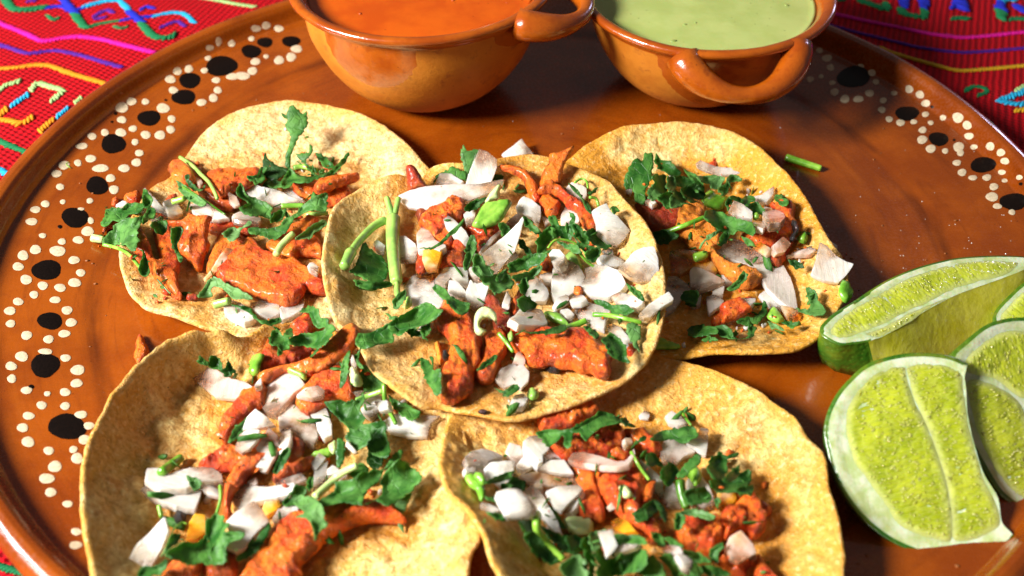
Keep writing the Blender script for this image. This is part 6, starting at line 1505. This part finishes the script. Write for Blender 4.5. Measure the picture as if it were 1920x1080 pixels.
E l K15 | 280,470 400,480 460,540 380,545 | tone=-.3
E l K15 | 870,400 920,440 1000,560 1030,620 980,600 900,480 | tone=-.1
E o K13 | 930,890 1000,800 1080,720 1100,740 1060,850 1020,900 960,905 | stain=.2,clear=.2
E o K13 | 815,740 900,700 1060,690 1090,720 1010,800 960,850 930,890 880,850 | th=.3,tilt=15,pink=.1,stain=.15 | fan shaped onion wedge in the front taco by the limes
E l K15 | 590,560 720,540 730,640 700,740 650,700 | tone=-.5
E l K15 | 810,610 900,650 1050,720 1150,800 1130,870 1000,820 880,720 | tone=-.8
E o K13 | 660,740 720,690 790,760 840,850 900,950 935,1050 880,1040 800,950 740,870 690,800 | th=.28,pink=0 | long white onion finger right of the dome shaped onion
E o K13 | 435,790 450,740 540,710 620,720 680,770 740,850 730,900 690,930 520,935 480,870 | th=.6,tilt=18,pink=0,edge=.2 | dome shaped white onion chunk, biggest of the front taco by the limes
E o K15 | 1490,580 1540,540 1640,560 1720,660 1600,680 1500,640 | stain=.8,clear=.3
E g K15 | 1010,530 1080,515 1200,520 1290,540 1300,600 1280,670 1150,680 1060,650 1020,590 | tone=.75,th=.4 | fat pale green stem slice in front of the fan shaped onion
E s K15 | 760,480 760,640 870,780 1010,920 | w=82,tone=-.1 | curved yellow green stem below the dome shaped onion
E o K13 | 1265,850 1310,800 1340,860 1290,880 | stain=.5
E o K13 | 990,510 1030,460 1110,455 1200,475 1290,500 1350,520 1420,500 1470,440 1480,470 1430,540 1350,565 1240,565 1100,545 | pink=.75,stain=.1,th=.22 | thin pink onion strip lying across the orange meat
E s K14 | 415,430 470,530 550,640 | w=30,tone=.1
E l K14 | 410,410 440,360 510,310 520,340 460,370 | tone=-.1
E o K13 | 1500,480 1540,510 1600,560 1680,640 1700,780 1680,790 1600,700 1590,630 1540,560 | th=.24,pink=.12,tilt=15 | pointed white onion blade right of the large orange meat piece
E g K13 | 1360,690 1420,680 1470,760 1400,775 | tone=.9,th=.22 | pale stem slice lying on the large orange meat piece
E l K14 | 535,520 540,435 600,450 640,510 650,540 600,530 | tone=.0
E o K14 | 630,430 660,360 720,340 820,370 890,420 880,450 800,480 750,530 660,520 | pink=.35,clear=.3,th=.22 | rounded glassy pink onion slice with a red fleck
E o K14 | 830,370 900,310 930,260 990,270 985,370 970,470 930,450 890,410 | pink=.0,tilt=15 | white onion shard beside the rounded glassy pink slice
E o K14 | 670,700 720,680 760,760 790,850 700,840 650,790 | clear=.3
E o K14 | 830,660 920,600 1000,720 1040,830 960,860 870,840 830,740 | pink=.2,clear=.2
E l K14 | 570,330 620,290 680,260 760,255 830,240 880,250 900,310 840,350 790,360 720,335 640,345 600,345 | tone=.05,lift=.08 | jagged cilantro leaf behind the rounded glassy pink onion slice
E l K13 | 760,285 850,260 950,265 1030,240 1110,195 1180,160 1200,130 1290,150 1340,180 1400,185 1380,210 1240,240 1160,290 1110,340 1060,290 1020,290 1005,385 960,380 955,300 900,350 845,385 800,330 | tone=.1,lift=.1,wave=.18 | spread cilantro leaf on the crumbly orange meat mound
E l K13 | 1370,180 1420,170 1440,210 1485,240 1430,240 1390,215 | tone=-1
E s K14 | 800,135 825,180 865,230 | w=24,tone=-.5
E l K14 | 640,580 700,510 760,560 740,640 700,680 650,640 | tone=-.4
E g K14 | 820,600 860,550 900,530 940,580 940,640 890,690 850,630 | tone=.05
E s K14 | 780,640 790,740 830,850 | w=72,tone=-.7
E l K14 | 760,610 800,540 880,460 935,450 930,510 870,560 820,610 770,620 | tone=.1,lift=.1,tilt=15 | slender bright cilantro leaf pointing away from the viewer
E l K14 | 820,740 900,700 960,700 1005,760 1000,800 920,820 850,820 | tone=.2 | rounded green cilantro leaf in the middle of the dark bunch
E l K14 | 1020,640 1120,640 1220,600 1290,570 1300,660 1220,720 1100,730 1040,710 | tone=-.9
E l K14 | 990,560 1010,490 1080,440 1120,460 1200,440 1210,460 1130,490 1130,560 1110,620 1060,640 1010,600 | tone=-.2,wave=.3,lift=.1 | dark cilantro bunch nearest the limes
E l K14 | 1110,640 1150,590 1220,530 1225,600 1180,640 | tone=-.1
E l K14 | 1200,710 1260,680 1330,680 1310,750 1240,740 | tone=.3
E l K14 | 1040,800 1060,770 1080,800 1060,840 | tone=-.2
E l K14 | 430,890 490,850 530,810 580,810 620,850 580,900 500,950 460,950 | tone=-.15 | dark cilantro leaf on the large orange meat piece
E l K14 | 590,800 640,820 680,900 670,960 640,900 | tone=-.8
E l K14 | 780,890 850,860 940,870 1040,910 1010,940 930,920 850,905 | tone=.5,lift=.1 | curved pale cilantro blade behind the crumbly meat
E l K14 | 750,900 810,900 810,970 760,1020 740,980 | tone=.3
E o K16 | 1130,820 1170,720 1270,660 1380,780 1420,870 1330,920 1250,970 1180,930 | pink=.7,stain=.35,th=.3,tilt=15 | orange pink onion square on the crumbly red meat
E l K16 | 980,890 1000,820 1080,770 1110,800 1060,880 1060,940 1010,930 | tone=.1,wave=.25
E l K16 | 740,840 840,850 960,910 980,950 860,950 780,920 | tone=-.1
E l K16 | 880,1000 960,980 1080,1010 1180,1070 1000,1085 | tone=.0
E l K16 | 420,660 500,680 550,780 490,790 440,720 | tone=.1
E l K16 | 560,730 600,710 700,770 720,810 640,790 | tone=.0
E l K16 | 500,900 600,860 640,920 720,1040 640,1080 560,960 | tone=-.3
E l K15 | 640,700 720,660 800,740 880,840 960,930 880,960 760,880 680,790 | tone=-.5
E l K15 | 1040,700 1120,690 1200,740 1190,830 1120,850 1060,790 | tone=-.2
E l K15 | 1180,760 1240,700 1290,760 1280,840 1220,860 | tone=.1
E l K16 | 300,960 420,900 500,960 540,1070 420,1100 320,1060 | tone=.05,wave=.25
E l K16 | 700,960 800,940 900,1000 880,1090 760,1090 | tone=-.3,wave=.2
E o K16 | 480,800 600,780 700,800 730,870 660,890 540,850 | clear=.5
E o K16 | 640,890 720,900 800,960 780,1060 720,1020 | clear=.4
E l K15 | 1210,880 1260,850 1310,940 1290,1085 1240,1085 1260,980 | tone=.1
E l K15 | 980,980 1060,920 1110,890 1160,880 1220,960 1240,1100 1060,1100 | tone=.35
E l K15 | 1310,870 1380,820 1420,910 1560,860 1720,820 1800,860 1800,980 1700,1040 1560,1060 1440,1085 1340,1065 1360,960 | tone=.2,wave=.25 | big rumpled cilantro leaf at the very bottom, under the folded white onion
E l K15 | 1270,780 1270,680 1380,630 1420,640 1350,690 1380,780 1310,830 | tone=.25
E l K15 | 1490,690 1600,680 1760,700 1790,770 1640,770 1530,790 | tone=.3
E o K15 | 1420,910 1530,800 1650,780 1760,790 1700,830 1560,870 | pink=0
E o K15 | 1340,660 1480,640 1500,720 1530,790 1480,860 1420,915 1390,800 | pink=0,tilt=25 | folded white onion piece near the bottom of the front taco by the limes
'''
for _t in (PRE, BTXT, POST): preparse(_t)
# ------------------------------------------------------------------ the five tortillas: outline (px, py, height cm), then inner points
tortilla('pale corn tortilla of the taco below the red salsa bowl',
 [(550,190,.75),(480,200,.75),(420,222,.7),(380,252,.6),(345,298,.5),(318,335,.55),(283,356,.7),(250,400,.9),(228,450,1.05),(224,490,1.1),(232,525,1.05),(247,556,1.0),(275,580,.9),(330,597,.8),(385,619,.7),(450,634,.6),(540,655,.3),(660,660,.25),(780,610,.25),(850,520,.25),(870,430,.3),(845,360,.35),(800,312,.55),(760,268,.75),(700,226,.85),(640,203,.8)],
 [(560,270,.30),(460,290,.25),(700,300,.32),(380,400,.22),(500,430,.2),(650,430,.22),(300,450,.40),(330,540,.32),(450,570,.25),(600,570,.2),(620,235,.45),(400,590,.42),(285,520,.5)], 0.10, 11, taco='A', pale=.45)
tortilla('orange greased corn tortilla with a high back wall below the green salsa bowl',
 [(1075,292,1.2),(1110,265,1.35),(1160,243,1.5),(1220,232,1.6),(1290,231,1.65),(1350,240,1.65),(1400,262,1.65),(1445,295,1.6),(1480,330,1.55),(1515,375,1.5),(1535,410,1.55),(1550,440,1.6),(1575,478,1.6),(1590,520,1.5),(1585,560,1.35),(1560,600,1.25),(1532,637,1.2),(1497,658,1.2),(1450,664,1.2),(1385,664,1.15),(1335,664,1.0),(1280,674,.75),(1230,668,.5),(1150,640,.3),(1060,580,.3),(1010,500,.3),(1000,410,.4),(1030,335,.8)],
 [(1250,300,.6),(1350,320,.6),(1200,380,.28),(1330,420,.25),(1440,420,.45),(1300,520,.22),(1430,540,.28),(1500,500,.65),(1400,600,.3),(1300,620,.28),(1480,590,.4),(1150,330,.6),(1490,635,.66),(1390,640,.5),(1440,340,.85)], 1.0, 23, taco='C', puff=1.6, pale=.1)
tortilla('front corn tortilla with a raised blistered wall beside the dotted rim',
 [(365,622,1.9),(315,642,1.95),(277,670,2.0),(240,707,2.05),(205,748,2.1),(180,800,2.2),(160,850,2.3),(152,900,2.35),(153,950,2.4),(158,1000,2.4),(166,1050,2.3),(185,1130,2.0),(260,1220,1.5),(420,1290,.9),(620,1290,.6),(790,1220,.8),(868,1120,1.3),(886,1045,1.5),(905,1000,1.5),(895,940,1.3),(885,870,1.0),(865,795,.6),(800,720,.4),(700,660,.4),(600,610,.45),(510,606,.8),(478,622,.95),(450,634,1.1),(415,619,1.7)],
 [(250,800,.85),(235,900,.95),(245,1000,1.0),(310,720,.75),(400,665,.75),(320,800,.42),(315,900,.42),(320,1000,.45),(450,720,.3),(450,820,.22),(440,930,.22),(450,1040,.25),(560,700,.25),(560,850,.22),(580,1000,.25),(700,760,.25),(700,900,.35),(720,1030,.45),(800,900,.6),(820,1000,.85),(480,650,.6)], 0.45, 37, taco='D', puff=2.2, rip=0.10, pale=.15)
tortilla('front corn tortilla beside the limes with its left edge folded upright',
 [(1200,665,.45),(1260,674,.65),(1330,692,.95),(1400,722,1.2),(1455,757,1.35),(1492,786,1.45),(1517,822,1.5),(1542,848,1.6),(1551,880,1.6),(1556,910,1.65),(1571,960,1.7),(1580,1010,1.7),(1584,1060,1.7),(1570,1130,1.5),(1480,1230,1.1),(1300,1290,.8),(1120,1260,1.1),(1010,1180,1.9),(950,1105,2.5),(918,1050,2.6),(905,1005,2.6),(877,962,2.5),(838,926,2.35),(824,880,2.1),(826,850,1.6),(838,795,.9),(880,740,.5),(1020,680,.35)],
 [(1000,780,.35),(1100,760,.3),(1250,770,.35),(1400,830,.5),(1460,900,.6),(1490,1000,.65),(1480,1080,.7),(1350,900,.28),(1380,1000,.3),(1250,900,.25),(1250,1020,.28),(1120,880,.25),(1080,980,.35),(1120,1060,.4),(980,880,.35),(920,900,.75),(955,960,.9),(1000,1040,.95),(890,850,.6)], 0.7, 51, taco='E', puff=1.8, pale=.12)
for _k in 'ACDE': crumbs(_k, 260)
pieces(PRE)
tortilla('corn tortilla in the middle, lying on top of the other four',
 [(805,322,1.15),(830,308,1.5),(862,306,1.6),(900,308,1.5),(940,300,1.45),(970,295,1.5),(1000,292,1.5),(1040,300,1.6),(1075,312,1.7),(1110,326,1.75),(1150,347,1.8),(1185,390,1.95),(1212,422,2.1),(1235,470,2.2),(1247,520,2.2),(1248,570,2.1),(1240,620,1.95),(1222,665,1.75),(1200,695,1.6),(1170,720,1.45),(1120,745,1.35),(1060,770,1.3),(1000,786,1.25),(965,793,1.25),(920,790,1.2),(870,778,1.15),(825,771,1.0),(790,768,1.2),(755,745,1.4),(725,720,1.45),(692,690,1.4),(672,655,1.4),(640,622,1.6),(618,580,1.85),(606,520,2.1),(605,480,2.15),(614,425,2.1),(628,390,1.95),(655,366,1.8),(690,346,1.75),(735,332,1.8),(765,336,1.55),(784,346,1.1)],
 [(930,400,.95),(1000,480,.85),(1080,420,1.0),(900,520,.85),(800,450,.9),(735,415,1.0),(690,480,1.05),(670,560,1.1),(750,560,.9),(820,640,.85),(735,650,1.0),(950,640,.85),(1060,640,.9),(1150,600,1.1),(1160,500,1.15),(960,730,.9),(1080,720,.98),(850,720,.85),(790,390,.95),(650,440,1.45),(645,520,1.45),(690,400,1.25),(770,375,1.1)], 0.42, 67, rest=True, taco='B', puff=1.5, rip=0.14, pale=.36)
crumbs('B', 260)
pieces(BTXT)
pieces(POST)
for _k in 'ABCDE': crumbs(_k, 75, 12.0, ('leaf', 'leaf', 'leaf', 'leaf', 'meat'), 'on top of')
# specks of food fallen on the bare plate
parts = []
for _ in range(900):
    p = hit([[rng.uniform(150, 1850), rng.uniform(160, 1070)]], plate_z)[0]
    if h_at(p[0], p[1]) - plate_z(p[0], p[1]) > 0.03 or h_at(p[0] + 0.2, p[1]) - plate_z(p[0] + 0.2, p[1]) > 0.5: continue
    s_ = 0.012 + 0.05 * rng.random() ** 3
    parts.append((_ICO * rng.uniform(0.7, 1.3, (12, 1)) * [s_ * rng.uniform(1, 1.8), s_, s_ * 0.5] + p + [0, 0, s_ * 0.3], _ICF))
V, F = join(parts[:170]); tag(mesh_obj('food_specks', V, F, 'speck'), 'fine brown food specks scattered over the bare clay plate', 'crumbs', None, 'stuff')
finish_labels()
